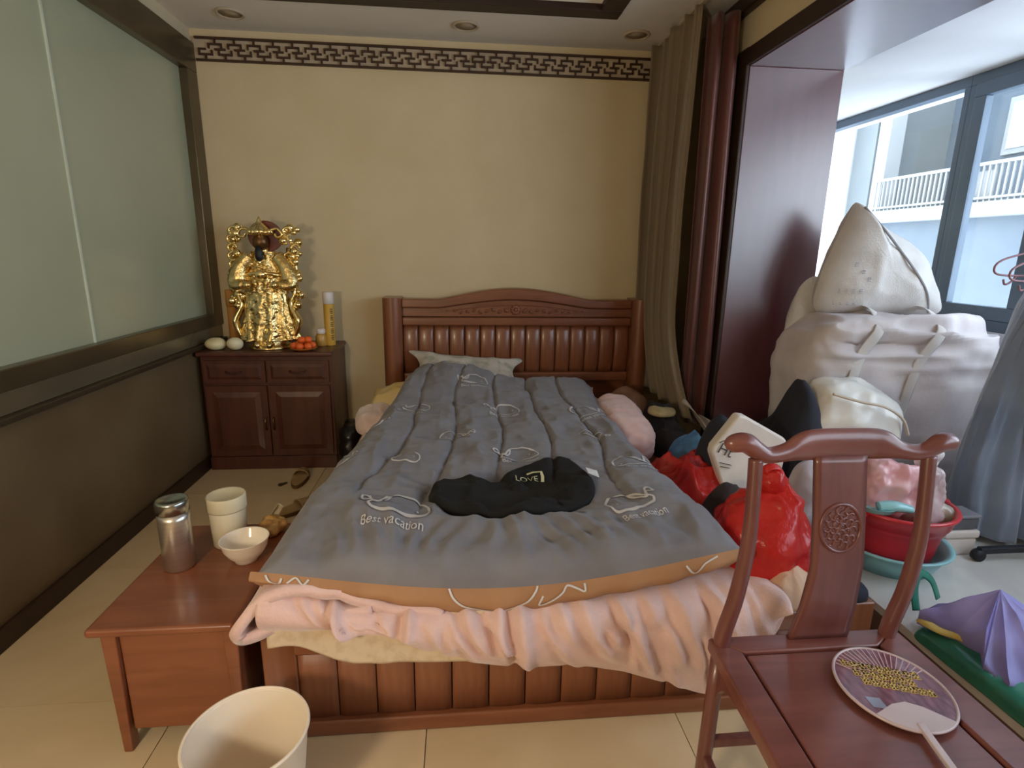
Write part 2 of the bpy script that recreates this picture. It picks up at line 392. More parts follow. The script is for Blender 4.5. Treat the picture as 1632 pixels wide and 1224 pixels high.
def alu_window(name, y0, y1, label, z0=1.02, z1=2.36, tf=.055, bf_=.06, sf=.06, sash=0):
    wn = thing(name, label, 'window', (WX, (y0+y1)/2, z0), kind='structure')
    obj('top_rail', box(WX-.035, WX+.035, y0, y1, z1-tf, z1), M_alu, wn, bevel=.004)
    obj('bottom_rail', box(WX-.035, WX+.035, y0, y1, z0, z0+bf_), M_alu, wn, bevel=.004)
    obj('stile', box(WX-.035, WX+.035, y0, y0+sf, z0+bf_, z1-tf), M_alu, wn, bevel=.004)
    obj('stile', box(WX-.035, WX+.035, y1-sf, y1, z0+bf_, z1-tf), M_alu, wn, bevel=.004)
    if sash:
        for a, b, c, d in ((y0+sf, y1-sf, z1-tf-sash, z1-tf), (y0+sf, y1-sf, z0+bf_, z0+bf_+sash), (y0+sf, y0+sf+sash, z0+bf_+sash, z1-tf-sash), (y1-sf-sash, y1-sf, z0+bf_+sash, z1-tf-sash)):
            obj('sash_bar', box(WX-.05, WX-.005, a, b, c, d), M_alu, wn, bevel=.004)
    obj('pane', box(WX-.003, WX+.003, y0+sf, y1-sf, z0+bf_, z1-tf), M_glass, wn)
    return wn
alu_window('window_2', 3.06, 4.40, 'fixed balcony window pane beyond the pointed sack', sf=.04)
alu_window('window_3', 2.46, 3.06, 'opening balcony window sash beside the wire hangers', sash=.07, sf=.05)
alu_window('window_4', .45, 2.46, 'fixed balcony window between the two opening sashes')
alu_window('window_5', -.60, .45, 'opening balcony window sash away from the bed', sash=.07)
alu_window('window_6', YN, -.60, 'fixed balcony window by the near end wall')
# neighbouring building seen through the glass
M_fa = mat('pale_render', (108, 112, 112), (98, 103, 105), .9, 1.2)
M_fb = mat('white_render', (142, 143, 143), (134, 136, 136), .9, 1.5)
M_fc = mat('blue_grey_facade', (90, 99, 108), (76, 86, 97), .8, .9)
nb = thing('apartment_building', 'white apartment block with a railed balcony across the street', 'building', (8.0, 8.0, -6))
obj('facade', box(8.2, 9.5, 2.0, 20, -6, 9), M_fc, nb)
obj('side_wall', box(6.4, 8.2, 9.75, 12.5, -6, 9), M_fb, nb)
obj('pilaster', box(6.9, 8.2, 9.25, 9.75, -6, 9), M_fa, nb)
obj('column', box(6.9, 7.15, 8.95, 9.2, -6, 9), M_fb, nb)
obj('balcony_slab', box(6.7, 8.2, 4.0, 8.95, 1.92, 2.10), M_fb, nb)
obj('balcony_wall', box(6.9, 7.0, 4.0, 8.95, -.8, 1.92), M_fc, nb)
obj('upper_slab', box(6.7, 8.2, 4.0, 8.95, 5.9, 6.1), M_fb, nb)
rl = []
for k in range(60): rl.append(box(6.78, 6.80, 4.02+k*.083, 4.04+k*.083, 2.10, 2.58))
rl += [box(6.77, 6.81, 4.0, 8.95, 2.56, 2.60), box(6.77, 6.81, 4.0, 8.95, 2.14, 2.17)]
obj('railing', join(*rl), M_fb, nb)
for a, b, c, d in ((5.2, 6.2, 2.4, 3.6), (7.6, 8.2, 2.9, 3.7)):
    wi = obj('window', box(8.14, 8.2, a, b, c, d), M_fb, nb); obj('window_glass', box(8.12, 8.145, a+.08, b-.08, c+.08, d-.08), mat('sky_lit_glass', (205, 216, 226), None, .1), wi)
obj('hanging_sheet', box(6.84, 6.87, 6.9, 7.5, 2.13, 2.5), M_fb, nb)

# downlights
dl0 = None
for x, y, lb in ((-1.277, 3.66, 'flush round downlight over the golden statue'), (.049, 3.66, 'flush round downlight over the middle of the headboard'), (1.08, 3.66, 'flush round downlight beside the curtain top')):
    d = thing('downlight', lb, 'downlight', (x, y, ZC-.012), 'round ceiling downlights')
    obj('rim', lathe([(.062, -.002), (.07, -.012), (.08, -.006), (.08, 0)], (x, y, ZC), 28, False), mat('cream_plastic', (196, 180, 156), None, .5), d, True)
    obj('diffuser', lathe([(.0001, -.006), (.063, -.004)], (x, y, ZC), 28), mat('dull_diffuser', (176, 158, 132), None, .6), d, True)

# ================================================================== BED
bed = thing('bed', 'reddish brown wooden double bed with arched carved headboard', 'bed', (.38, 2.6, 0))
HY = 3.80                                                         # headboard front face
def arch(x, lo, hi, x0=-.14, x1=.90):
    t = np.clip((x-x0)/(x1-x0), 0, 1); return lo+(hi-lo)*np.sin(PI*t)**1.15
for x0, x1 in ((-.51, -.385), (1.195, 1.315)):
    xc = (x0+x1)/2; r = (x1-x0)/2
    prof = [(xc+r*math.cos(a), HY-.045+.055*-math.sin(a)) for a in np.linspace(0, PI, 13)]+[(x0, YB-.03), (x1, YB-.03)]
    obj('headboard_post', prism(prof, 'z', 0, 1.085), M_bed, bed, bevel=.006)
xs = np.linspace(-.387, 1.197, 41)
poly = [(x, arch(x, 1.075, 1.15)) for x in xs]+[(x, arch(x, 1.015, 1.072)) for x in xs[::-1]]
obj('top_rail', prism(poly, 'y', HY-.035, YB-.05), M_bedx, bed, bevel=.012, segs=3)
poly = [(x, arch(x, 1.012, 1.068)) for x in xs]+[(x, .955) for x in xs[::-1]]
cp = obj('crest_panel', prism(poly, 'y', HY, YB-.05), M_bedx, bed, bevel=.003)
obj('mid_rail', box(-.387, 1.197, HY-.028, YB-.05, .895, .952), M_bedx, bed, bevel=.012, segs=3)
obj('low_rail', box(-.387, 1.197, HY-.02, YB-.05, .50, .565), M_bedx, bed, bevel=.01)
# carved spray: a frame line, a flower and scrolling leaves
cv = []
sx = np.linspace(-.09, .86, 24)
cv.append(sweep([(x, HY-.003, arch(x, .99, 1.035, -.12, .88)) for x in sx], .004, 6, 50))
for k in range(9):
    a = 2*PI*k/9; cv.append(blob((.385+.022*math.cos(a), HY-.006, 1.003+.022*math.sin(a)), (.013, .012, .013), k, 0, nu=12, nv=8))
cv.append(blob((.385, HY-.012, 1.003), (.014, .012, .014), 3, 0, nu=14, nv=8))
for s in (-1, 1):
    for k in range(9):
        x = .385+s*(.065+k*.044); z = .998-.012*(k/9)-.008*math.sin(k*2.1); sz = 1-.055*k
        cv.append(blob((x, HY-.004, z), (.02*sz, .011, .009*sz), k, 0, nu=12, nv=8, rot=(0, s*(.5 if k % 2 else -.6), 0)))
        cv.append(sweep([(x+.02*sz*math.cos(t)*.6, HY-.004, z+.012*math.sin(t)*sz) for t in np.linspace(0, 5, 8)], .0035, 5, 16))
obj('carving', join(*cv), M_bed, cp, True)
N = 15; pw = (1.197+.387)/N
def slat(x0, x1, y, z0, z1, bow, hb, nx=9, nz=9, th=.03):
    V = []
    for i in range(nx):
        u = i/(nx-1)*2-1
        for j in range(nz):
            t = j/(nz-1)*2-1
            V.append((x0+(x1-x0)*i/(nx-1), y-bow*(1-abs(u)**2.4)-hb*(1-t*t), z0+(z1-z0)*j/(nz-1)))
    F = gridf(nx, nz); n = len(V)
    V += [(v[0], y+th, v[2]) for v in V]; F += [tuple(n+i for i in f[::-1]) for f in F]
    def edge(ids):
        for a, b in zip(ids, ids[1:]): F.append((a, b, n+b, n+a))
    edge([i*nz for i in range(nx)]); edge([i*nz+nz-1 for i in range(nx)]); edge(list(range(nz))); edge([(nx-1)*nz+j for j in range(nz)])
    return V, F
s0 = obj('headboard_slat', slat(-.387+.003, -.387+pw-.003, HY+.015, .565, .895, .009, .022), M_bed, bed, True)
for k in range(1, N): dup(s0, bed, WL[s0.name]+np.array([k*pw, 0, 0]))
obj('headboard_back', box(-.387, 1.197, YB-.075, YB-.055, .1, .96), M_bedx, bed)
M_foot = mat('matt_brown_footboard', (146, 94, 66), (126, 78, 52), .45, 3, WOODZ, dist=.6)
FY = 1.40; BX0, BX1 = -.565, 1.28
obj('side_rail', box(BX0, BX0+.035, FY+.05, HY, .10, .36), M_bedx, bed, bevel=.006)
obj('side_rail', box(BX1-.035, BX1, FY+.05, HY, .10, .36), M_bedx, bed, bevel=.006)
obj('footboard_post', box(BX0, BX0+.095, FY-.005, FY+.06, 0, .345), M_bed, bed, bevel=.006)
obj('footboard_post', box(BX1-.10, BX1, FY-.005, FY+.06, 0, .355), M_bed, bed, bevel=.006)
obj('footboard_top_rail', box(BX0+.095, BX1-.10, FY-.028, FY+.06, .285, .355), M_bedx, bed, bevel=.01)
obj('footboard_bottom_rail', box(BX0+.095, BX1-.10, FY-.02, FY+.06, .0, .052), M_bedx, bed, bevel=.008)
N = 15; x0 = BX0+.095; pw = (BX1-.10-x0)/N
f0 = obj('footboard_slat', slat(x0+.002, x0+pw-.002, FY+.002, 0.052, .285, .004, 0, 7, 3), M_foot, bed, True)
for k in range(1, N): dup(f0, bed, WL[f0.name]+np.array([k*pw, 0, 0]))
for k in range(14):
    y = FY+.08+k*.165; obj('deck_board', box(BX0+.035, BX1-.035, y, y+.15, .315, .335), M_bedx, bed)

# mattress
M_pinkc = mat('dusty_pink_plush', (222, 190, 184), (214, 180, 173), .95, 14, sheen=.5, bump=.25, bscale=120)
M_matt = mat('pale_mattress_cloth', (216, 196, 184), (206, 186, 172), .9, 10)
mt_ = obj('mattress', box(-.545, .895, 1.46, 3.76, .336, .405), M_matt, bevel=.03, segs=4, label='pale mattress under the pink blanket and grey quilt', cat='mattress')
# cream sheet that hangs below the pink blanket
M_cream = mat('cream_printed_sheet', (214, 194, 166), (200, 178, 148), .9, 30, lo=.45, hi=.65)
def sheet(nu, nv, fn, th=.008):
    U, V = np.meshgrid(np.linspace(0, 1, nu), np.linspace(0, 1, nv), indexing='ij'); P = fn(U, V)
    return P.reshape(-1, 3), gridf(nu, nv)
def interp(xs_, ys_): return lambda x: np.interp(x, xs_, ys_)
def smooth_interp(xs_, ys_):
    from_x = np.linspace(xs_[0], xs_[-1], 200); t = np.interp(from_x, xs_, np.linspace(0, 1, len(xs_)))
    yy = cr(np.array(ys_, float)[:, None], t)[:, 0]
    return lambda x: np.interp(x, from_x, yy)
cb = smooth_interp([-.53, -.46, -.38, -.30, -.15, 0, .15], [.33, .335, .30, .27, .262, .258, .25])
def cream(U, V):
    x = -.53+.68*U; z = .44+(cb(x)-.44)*V
    y = 1.360-.006*V+.006*fbm(np.stack([x*3, z*0, x*0], -1), 4, 2, 3)
    y = np.where(V < .12, 1.362+(.12-V)*.6, y)
    return np.stack([x, y, z], -1)
obj('bed_sheet', sheet(60, 24, cream), M_cream, None, True, solid=.006, label='cream printed sheet hanging out below the pink blanket', cat='sheet')
# pink blanket
pk = thing('blanket', 'dusty pink plush blanket hanging over the foot of the bed', 'blanket', (.15, 1.5, .40))
pbz = smooth_interp([-.54, -.40, -.30, -.2, -.1, .04, .2, .35, .49, .62, .76, .84, .90, .945], [.385, .375, .365, .35, .30, .243, .225, .215, .18, .135, .085, .13, .25, .37])
def pink(U, V):
    x = -.54+1.485*U
    # profile along the drape: lies on the mattress, bends over the foot rail, hangs in front
    top = .42
    s = V
    y = np.where(s < .35, 2.1-(2.1-1.415)*(s/.35), 1.415)
    z = np.where(s < .35, .445+.0*s, top)
    k = np.clip((s-.35)/.65, 0, 1); zb = pbz(x)
    zt0 = .422+.085*np.exp(-((x+.50)/.15)**2); zz = zt0+(zb-zt0)*k**.92
    bend = np.clip(k/.18, 0, 1)
    yy = 1.415-.075*np.sin(bend*PI/2)-.03*np.sin(np.clip(k, 0, 1)*PI)+.02*k
    z = np.where(s < .35, (.415+.007*(s/.35)+.085*np.exp(-((x+.50)/.15)**2)), zz+.012*np.sin(bend*PI)); y = np.where(s < .35, y, yy)
    wrk = .016*fbm(np.stack([x, z, y], -1), 6, 3, 5)
    rr = random.Random(12)
    for q in range(30):
        xa = -.45+1.38*(q+rr.random())/30; dx = rr.uniform(-.02, .16); w_ = rr.uniform(.012, .03); am = rr.uniform(.008, .026); k0, k1 = rr.uniform(-.35, .3), rr.uniform(.45, 1.2)
        c_ = xa+dx*(k+.3*np.sin(k*3+q)*.3); env_ = np.clip((k-k0)/.15, 0, 1)*np.clip((k1-k)/.25, 0, 1)
        dd = (x-c_)/w_; wrk = wrk+env_*am*(np.exp(-dd**2)-.9*np.exp(-((dd+1.5)/.7)**2))
    env = np.clip((s-.30)/.1, 0, 1)
    y = y-wrk*env*np.clip(k*6+.25, 0, 1); z = z+.8*wrk*env*(1-np.clip(k*3, 0, 1))
    return np.stack([x, y, z], -1)
obj('foot_drape', sheet(190, 84, pink), M_pinkc, pk, True, solid=.02)
def fold(U, V):
    prof = np.array([(-.05, .425), (-.20, .452), (-.33, .502), (-.46, .53), (-.555, .485), (-.605, .415), (-.598, .372), (-.55, .368), (-.47, .385), (-.36, .405), (-.24, .42)])
    p = cr(prof, V); yy = 1.345+.62*U
    n = fbm(np.stack([p[..., 0], yy, p[..., 1]], -1), 6, 3, 8)
    lift = np.exp(-U*9)
    r_ = ridge(np.stack([p[..., 0]*1.2+yy*.5, yy*.3, p[..., 1]*.3], -1), 9, 2, 4)
    return np.stack([p[..., 0]+.012*n, yy+.02*np.sin(V*9)*lift+.015*n, p[..., 1]-.03*U+.012*n+.012*(r_-.3)], -1)
obj('folded_edge', sheet(44, 70, fold), M_pinkc, pk, True, solid=.03)
def side_strip(U, V):
    y = 1.95+1.35*U; x = -.40-.155*np.sin(V*PI/2)-.012*fbm(np.stack([y, V, V*0], -1), 5, 3, 2)
    z = .45-.11*(1-np.cos(V*PI/2))+.012*fbm(np.stack([y, V, V*0], -1), 7, 3, 4)
    return np.stack([x, y, z], -1)
obj('side_edge', sheet(60, 16, side_strip), mat('pale_pink_plush', (226, 204, 196), (216, 192, 184), .95, 14, sheen=.4), pk, True, solid=.015)

# ================================================================== GREY QUILT with whale print
Lc = np.array([(-.565, 1.385), (-.555, 1.66), (-.52, 2.05), (-.475, 2.45), (-.425, 2.9), (-.375, 3.25), (-.335, 3.55)])
Rc = np.array([(.850, 1.415), (.838, 1.69), (.815, 2.05), (.80, 2.4), (.805, 2.75), (.82, 3.05), (.845, 3.36)])
def q_xy(u, v):
    l, r = cr(Lc, v), cr(Rc, v); p = l+(r-l)*u[..., None]
    p[..., 1] += -.035*np.sin(PI*u)*(1-v)**6 - .07*np.sin(PI*u)**2*v**8
    return p
def gs(x, y, cx, cy, sx, sy): return np.exp(-((x-cx)/sx)**2-((y-cy)/sy)**2)
def q_z(u, v, x, y):
    Q = np.stack([x, y, x*0], -1)
    dl, dr, df, dh = u*1.35, (1-u)*1.35, v*2.05, (1-v)*2.05
    ed = lambda d, w_: np.sqrt(np.clip(1-(1-np.clip(d/w_, 0, 1))**2, 0, 1))
    zf = .55-.068*np.sin(PI*np.clip(u, 0, 1))**1.2          # seam line at the foot
    zt = .585
    zt = zt + .125*gs(x, y, -.08, 3.42, .34, .30)+.035*gs(x, y, .62, 3.3, .3, .25)
    zt = zt - .075*gs(x, y, .17, 1.86, .30, .20)-.03*gs(x, y, .2, 2.3, .35, .4)
    zt = zt + .035*gs(x, y, -.30, 1.66, .2, .2)+.03*gs(x, y, .66, 1.70, .2, .2)+.03*gs(x, y, .15, 1.58, .3, .07)
    wob = .028*np.sin(y*4.2+.6)+.018*fbm(Q, 3, 2, 2)
    ch = np.abs(np.sin(PI*6*(u+wob)))                            # stitched channels
    amt = np.clip((v-.12)/.15, 0, 1)*np.clip(dl/.1, 0, 1)*np.clip(dr/.1, 0, 1)
    puff = (.013*(np.sqrt(ch+1e-6)-.75)-.013*np.exp(-(ch/.13)**2))*amt
    Qs = np.stack([x*1.5, y*.8, x*0], -1)
    wr_ = .030*fbm(Q, 3.6, 4, 31)+.022*(ridge(Qs, 5.0, 3, 14)-.3)+.006*(ridge(Q, 16, 2, 24)-.3)
    ruck = .013*np.sin(x*88+9*fbm(Q, 3, 2, 6))*np.exp(-((y-1.51)/.08)**2)*np.clip(np.sin(PI*u)*1.3, 0, 1)*(.35+.65*np.abs(fbm(Q, 9, 2, 3)))
    e = np.minimum(ed(dl, .11), ed(dr, .10))
    z = zt+puff+wr_+ruck
    z = .478+(z-.478)*e
    ef = ed(df, .15); z = zf+(z-zf)*ef
    eh = ed(dh, .08); zh = .56+.11*gs(x, y*0, -.05, 0, .33, 1); z = zh+(z-zh)*eh
    return z
def q_S(u, v):
    p = q_xy(u, v); return np.concatenate([p, q_z(u, v, p[..., 0], p[..., 1])[..., None]], -1)
def q_inv(x, y):
    v = np.clip((y-1.40)/2.1, 0, 1); u = v*0+.5
    for _ in range(6):
        p = q_xy(u, v); l, r = cr(Lc, v), cr(Rc, v)
        u = u+(x-p[..., 0])/(r[..., 0]-l[..., 0]); v = np.clip(v+(y-p[..., 1])/2.05, 0, 1)
    return np.clip(u, 0, 1), v
def q_point(x, y, off=.004):
    u, v = q_inv(x, y); e = .004
    s = q_S(u, v); a = q_S(np.clip(u+e, 0, 1), v)-q_S(np.clip(u-e, 0, 1), v); b = q_S(u, np.clip(v+e, 0, 1))-q_S(u, np.clip(v-e, 0, 1))
    n = np.cross(a, b); n /= np.linalg.norm(n, axis=-1, keepdims=True)+1e-9
    return s+n*off
M_quilt = mat('grey_cotton', (124, 122, 127), (114, 112, 118), .9, 9, sheen=.15, bump=.1, bscale=300)
M_line = mat('tan_lining_cotton', (170, 128, 92), (160, 118, 84), .9, 9)
M_print = mat('white_fabric_print', (206, 202, 200), None, .9)
ql = thing('quilt', 'grey quilt printed with white whales, tan lining showing at the foot', 'quilt', (.15, 2.4, .5))
U, V = np.meshgrid(np.linspace(0, 1, 210), np.linspace(0, 1, 290), indexing='ij')
obj('quilt_top', (q_S(U, V).reshape(-1, 3), gridf(210, 290)), M_quilt, ql, True)
ut = np.linspace(0, 1, 120); seam = q_S(ut, ut*0)
drop = .026+.048*np.exp(-((ut-.46)/.27)**2)+.028*np.exp(-((ut-.85)/.16)**2)
rows = []
for k, t in enumerate(np.linspace(0, 1, 12)):
    bul = .022*math.sin(PI*t*.8)+.004*np.sin(ut*70)*t
    rows.append(np.stack([seam[:, 0], seam[:, 1]-bul+.01*t, seam[:, 2]-drop*t], 1))
rows.append(np.stack([seam[:, 0], seam[:, 1]+.25, np.minimum(seam[:, 2]-drop, .45)], 1))
LS = np.stack(rows, 1)
ln = obj('lining', (LS.reshape(-1, 3), gridf(120, 13)), M_line, ql, True)
def side_lining(Ecurve, z0):
    v = np.linspace(0, 1, 60); e = q_S(v*0+Ecurve, v); s = 1 if Ecurve == 0 else -1
    return np.stack([e, e+np.array([.05*s, 0, -.03]), e+np.array([.3*s, 0, -.03])], 1).reshape(-1, 3), gridf(60, 3)
for Ee in (0, 1): obj('side_lining', side_lining(Ee, .45), M_line, ql, True)
WH = [  # whale outline, flukes and fin; unit length about 1
    [(-.36, -.16), (-.1, -.19), (.2, -.2), (.42, -.19), (.5, -.13), (.49, -.02), (.4, .1), (.2, .2), (0, .22), (-.14, .19), (-.24, .1), (-.3, .0), (-.36, -.04), (-.42, -.1), (-.36, -.16)],
    [(-.3, .02), (-.22, .11), (-.16, .18), (-.2, .04), (-.28, -.05), (-.36, -.05)],
    [(-.36, -.03), (-.45, .06), (-.56, .02), (-.6, .12), (-.5, .12), (-.44, .05), (-.36, -.03)]]
def whale(cx, cy, size, ang, flip, words=True):
    vf = []
    ca, sa = math.cos(ang), math.sin(ang)
    def place(p):
        p = np.array(p, float); x = p[:, 0]*size*(-1 if flip else 1); y = p[:, 1]*size*(2.0 if cy < 1.8 else 1.6)
        return np.stack([cx+x*ca-y*sa, cy+x*sa+y*ca], 1)
    for st in WH:
        r, f = ribbon2d(cr(np.array(st), np.linspace(0, 1, 12*len(st)//2)), .036); vf.append((place(r), f))
    ey = [(.3+.022*math.cos(a), -.04+.022*math.sin(a)) for a in np.linspace(0, 2*PI, 12, endpoint=False)]; vf.append((place(ey), [tuple(range(12))]))
    V_, F_, n = [], [], 0
    for p, f in vf: V_.append(p); F_ += [tuple(i+n for i in ff) for ff in f]; n += len(p)
    P = np.concatenate(V_); P[:, 0] = np.clip(P[:, 0], -.57, .85); P[:, 1] = np.clip(P[:, 1], 1.43, 3.5)
    obj('whale_print', (q_point(P[:, 0], P[:, 1]), F_), M_print, ql, True, fix=False)
    if words:
        v, f = text_mesh('Best vacation', .17); v = v[:, :2]; v[:, 1] = v[:, 1]*.75-.30
        v[:, 0] *= -1 if flip else 1
        p = place(v); p[:, 0] = np.clip(p[:, 0], -.57, .85); p[:, 1] = np.clip(p[:, 1], 1.43, 3.5)
        obj('lettering', (q_point(p[:, 0], p[:, 1], .0045), f), M_print, ql, True, fix=False)
for a in ((-.20, 1.66, .205, -.05, False), (.245, 2.235, .17, .05, False), (-.22, 2.12, .12, -.15, False), (-.47, 2.12, .13, .7, True),
          (.68, 2.03, .17, .35, True), (.56, 1.66, .17, .25, True), (.66, 2.74, .2, .35, True), (.23, 2.85, .17, 0, False), (-.02, 2.45, .15, .1, True),
          (-.23, 2.86, .16, -.4, False), (.08, 3.2, .16, 0, False), (-.40, 2.62, .13, .8, True), (.62, 2.40, .13, -1.0, True)):
    whale(*a, words=a[2] > .15)
def lining_print(pts2, name='whale_print'):
    """pts2: (u, t) on the foot edge of the lining"""
    r, f = ribbon2d(cr(np.array(pts2, float), np.linspace(0, 1, 40))*np.array([1.42, .08]), .006); r = r/np.array([1.42, .08])
    uu, tt = np.clip(r[:, 0], 0, 1)*119, np.clip(r[:, 1], 0, 1)*11
    iu, it = np.minimum(uu.astype(int), 118), np.minimum(tt.astype(int), 10); fu, ft = (uu-iu)[:, None], (tt-it)[:, None]
    P = (LS[iu, it]*(1-fu)+LS[iu+1, it]*fu)*(1-ft)+(LS[iu, it+1]*(1-fu)+LS[iu+1, it+1]*fu)*ft
    obj(name, (P+np.array([0, -.004, .002]), f), M_print, ql, True, fix=False)
lining_print([(.375, 0), (.385, .35), (.41, .7), (.45, .88), (.49, .85), (.525, .6), (.545, .2), (.55, 0)])
lining_print([(.56, .35), (.553, .75), (.58, .6), (.6, .35), (.61, .1), (.63, .25), (.645, .4), (.645, .1)])
lining_print([(.03, .1), (.04, .5), (.055, .6), (.06, .2)]); lining_print([(.07, .5), (.085, .1), (.1, .4), (.11, .1)])
lining_print([(.86, .2), (.88, .7), (.9, .3), (.93, .1)])

# ================================================================== NIGHTSTAND by the foot of the bed
M_ns = mat('warm_brown_nightstand_wood', (138, 82, 55), (122, 70, 45), .32, 3, WOODX, coat=.2, dist=.5)
ns = thing('nightstand', 'low reddish brown nightstand beside the foot of the bed', 'nightstand', (-.78, 1.64, 0))
obj('top', box(-.99, -.611, 1.35, 1.93, .388, .414), M_ns, ns, bevel=.011, segs=4)
obj('front_panel', box(-.925, -.645, 1.385, 1.40, .065, .388), M_ns, ns, bevel=.004)
obj('back_panel', box(-.925, -.655, 1.88, 1.895, .065, .388), M_ns, ns, bevel=.004)
obj('side_panel', box(-.955, -.94, 1.41, 1.87, .065, .388), M_ns, ns, bevel=.004)
obj('side_panel', box(-.640, -.628, 1.41, 1.87, .065, .388), M_ns, ns, bevel=.004)
for x in (-.965, -.652):
    for y in (1.372, 1.872):
        obj('leg', prism([(x, .388), (x+.04, .388), (x+.034, 0), (x+.010, 0)], 'y', y, y+.036), M_ns, ns, bevel=.004)
NZ = .414
th = thing('thermos', 'tall brushed steel vacuum flask on the nightstand', 'flask', (-.885, 1.655, NZ))
obj('body', lathe([(.042, .001), (.045, .004), (.0455, .165), (.045, .186)], (-.885, 1.655, NZ), 40), M_steel, th, True, bevel=.0)
obj('lid', lathe([(.0445, .188), (.047, .190), (.047, .222), (.045, .228), (.040, .230), (.036, .226), (.0001, .226)], (-.885, 1.655, NZ), 40), mat('satin_steel_lid', (188, 190, 186), None, .22, metal=1), th, True)
M_jar = mat('milky_clear_plastic', (226, 216, 190), (216, 204, 176), .25, 5, alpha=.82)
jr = thing('storage_jar', 'milky plastic canister with a flat lid behind the white bowl', 'jar', (-.783, 1.79, NZ))
obj('body', lathe([(.048, .001), (.052, .006), (.055, .06), (.058, .13), (.057, .132)], (-.783, 1.79, NZ), 36), M_jar, jr, True)
obj('lid', lathe([(.0001, .131), (.0605, .131), (.061, .136), (.0615, .176), (.059, .181), (.055, .179), (.0001, .178)], (-.783, 1.79, NZ), 36, False, False), mat('cream_jar_lid', (214, 202, 170), None, .4), jr, True)
obj('contents', blob((-.783, 1.79, NZ+.055), (.045, .045, .05), 3, .012, 30, nu=40, nv=24, floor=NZ+.004), mat('pale_lumps', (196, 180, 140), (224, 212, 180), .9, 40), jr, True)
bc = (-.692, 1.678, NZ)
obj('rice_bowl', lathe([(.0001, .006), (.030, .006), (.031, .001), (.035, .001), (.037, .010), (.052, .024), (.066, .048), (.073, .075), (.0745, .078), (.073, .079), (.070, .075), (.062, .049), (.045, .026), (.0001, .016)], bc, 48, False, False), M_white, None, True,
    label='small white ceramic bowl on the nightstand', cat='bowl')
# crumpled snack bag behind the bowl
sb_ = thing('snack_bag', 'crumpled tan food bag with a torn clear flap on the nightstand', 'bag', (-.655, 1.85, NZ))
obj('bag', blob((-.655, 1.85, NZ+.028), (.042, .055, .03), 12, .018, 22, nu=44, nv=26, crease=.012, csc=18, floor=NZ+.001), mat('tan_snack_film', (150, 104, 56), (206, 168, 100), .3, 18), sb_, True)
obj('clear_flap', sheet(14, 12, lambda U, V: np.stack([-.71+.028*U+.052*V, 1.86+.02*U+.02*np.sin(V*3), NZ+.012+.085*V**1.1*(1-.25*(U-.5)**2)-.006*np.cos(U*6)], -1)*1.0),
    mat('milky_film', (214, 206, 176), None, .25, alpha=.85), sb_, True, solid=.001)

# ================================================================== ALTAR CABINET and what stands on it
CX0, CX1, CY0, CY1, CZ = -1.60, -.79, 3.48, 3.915, .772
cab = thing('altar_cabinet', 'dark red wooden cabinet with two drawers and two doors', 'cabinet', ((CX0+CX1)/2, 3.7, 0))
obj('carcass', box(CX0+.01, CX1-.012, CY0+.02, CY1, .0, CZ-.03), M_cab, cab, bevel=.004)
obj('top', box(CX0, CX1, CY0-.02, CY1, CZ-.03, CZ), M_cab, cab, bevel=.009, segs=3)
obj('plinth', box(CX0+.01, CX1-.012, CY0+.005, CY0+.019, 0, .085), M_cab, cab, bevel=.003)
xm = (CX0+CX1)/2-.004
def raised(x0, x1, z0, z1, y, m, d=.018, step=.008):
    a = box(x0, x1, y-d, y, z0, z1)
    P = [(x0+m, z0+m), (x1-m, z0+m), (x1-m, z1-m), (x0+m, z1-m)]; q = [(x0+m*1.8, z0+m*1.8), (x1-m*1.8, z0+m*1.8), (x1-m*1.8, z1-m*1.8), (x0+m*1.8, z1-m*1.8)]
    V = [(p[0], y-d-.001, p[1]) for p in P]+[(p[0], y-d-step, p[1]) for p in q]
    return join(a, (V, [(4, 5, 6, 7)]+[(k, (k+1) % 4, 4+(k+1) % 4, 4+k) for k in range(4)]))
M_pull = mat('dull_brass_pull', (122, 92, 50), None, .3, metal=1)
for x0, x1 in ((CX0+.03, xm-.006), (xm+.006, CX1-.03)):
    d = obj('drawer', raised(x0, x1, .575, .715, CY0+.019, .022), M_cab, cab)
    xc = (x0+x1)/2
    obj('handle', sweep([(xc-.045, CY0-.004, .652), (xc-.04, CY0-.026, .648), (xc, CY0-.03, .638), (xc+.04, CY0-.026, .648), (xc+.045, CY0-.004, .652)], .005, 8, 24), mat('dark_wood_pull', (58, 26, 16), None, .35), d, True)
    d = obj('door', raised(x0, x1, .095, .555, CY0+.019, .04), M_cab, cab)
    xk = x1-.018 if x0 < xm-.1 else x0+.018
    obj('knob', sweep([(xk, CY0-.006, .35), (xk, CY0-.022, .33), (xk, CY0-.022, .29), (xk, CY0-.006, .27)], .005, 8, 18), M_pull, d, True)
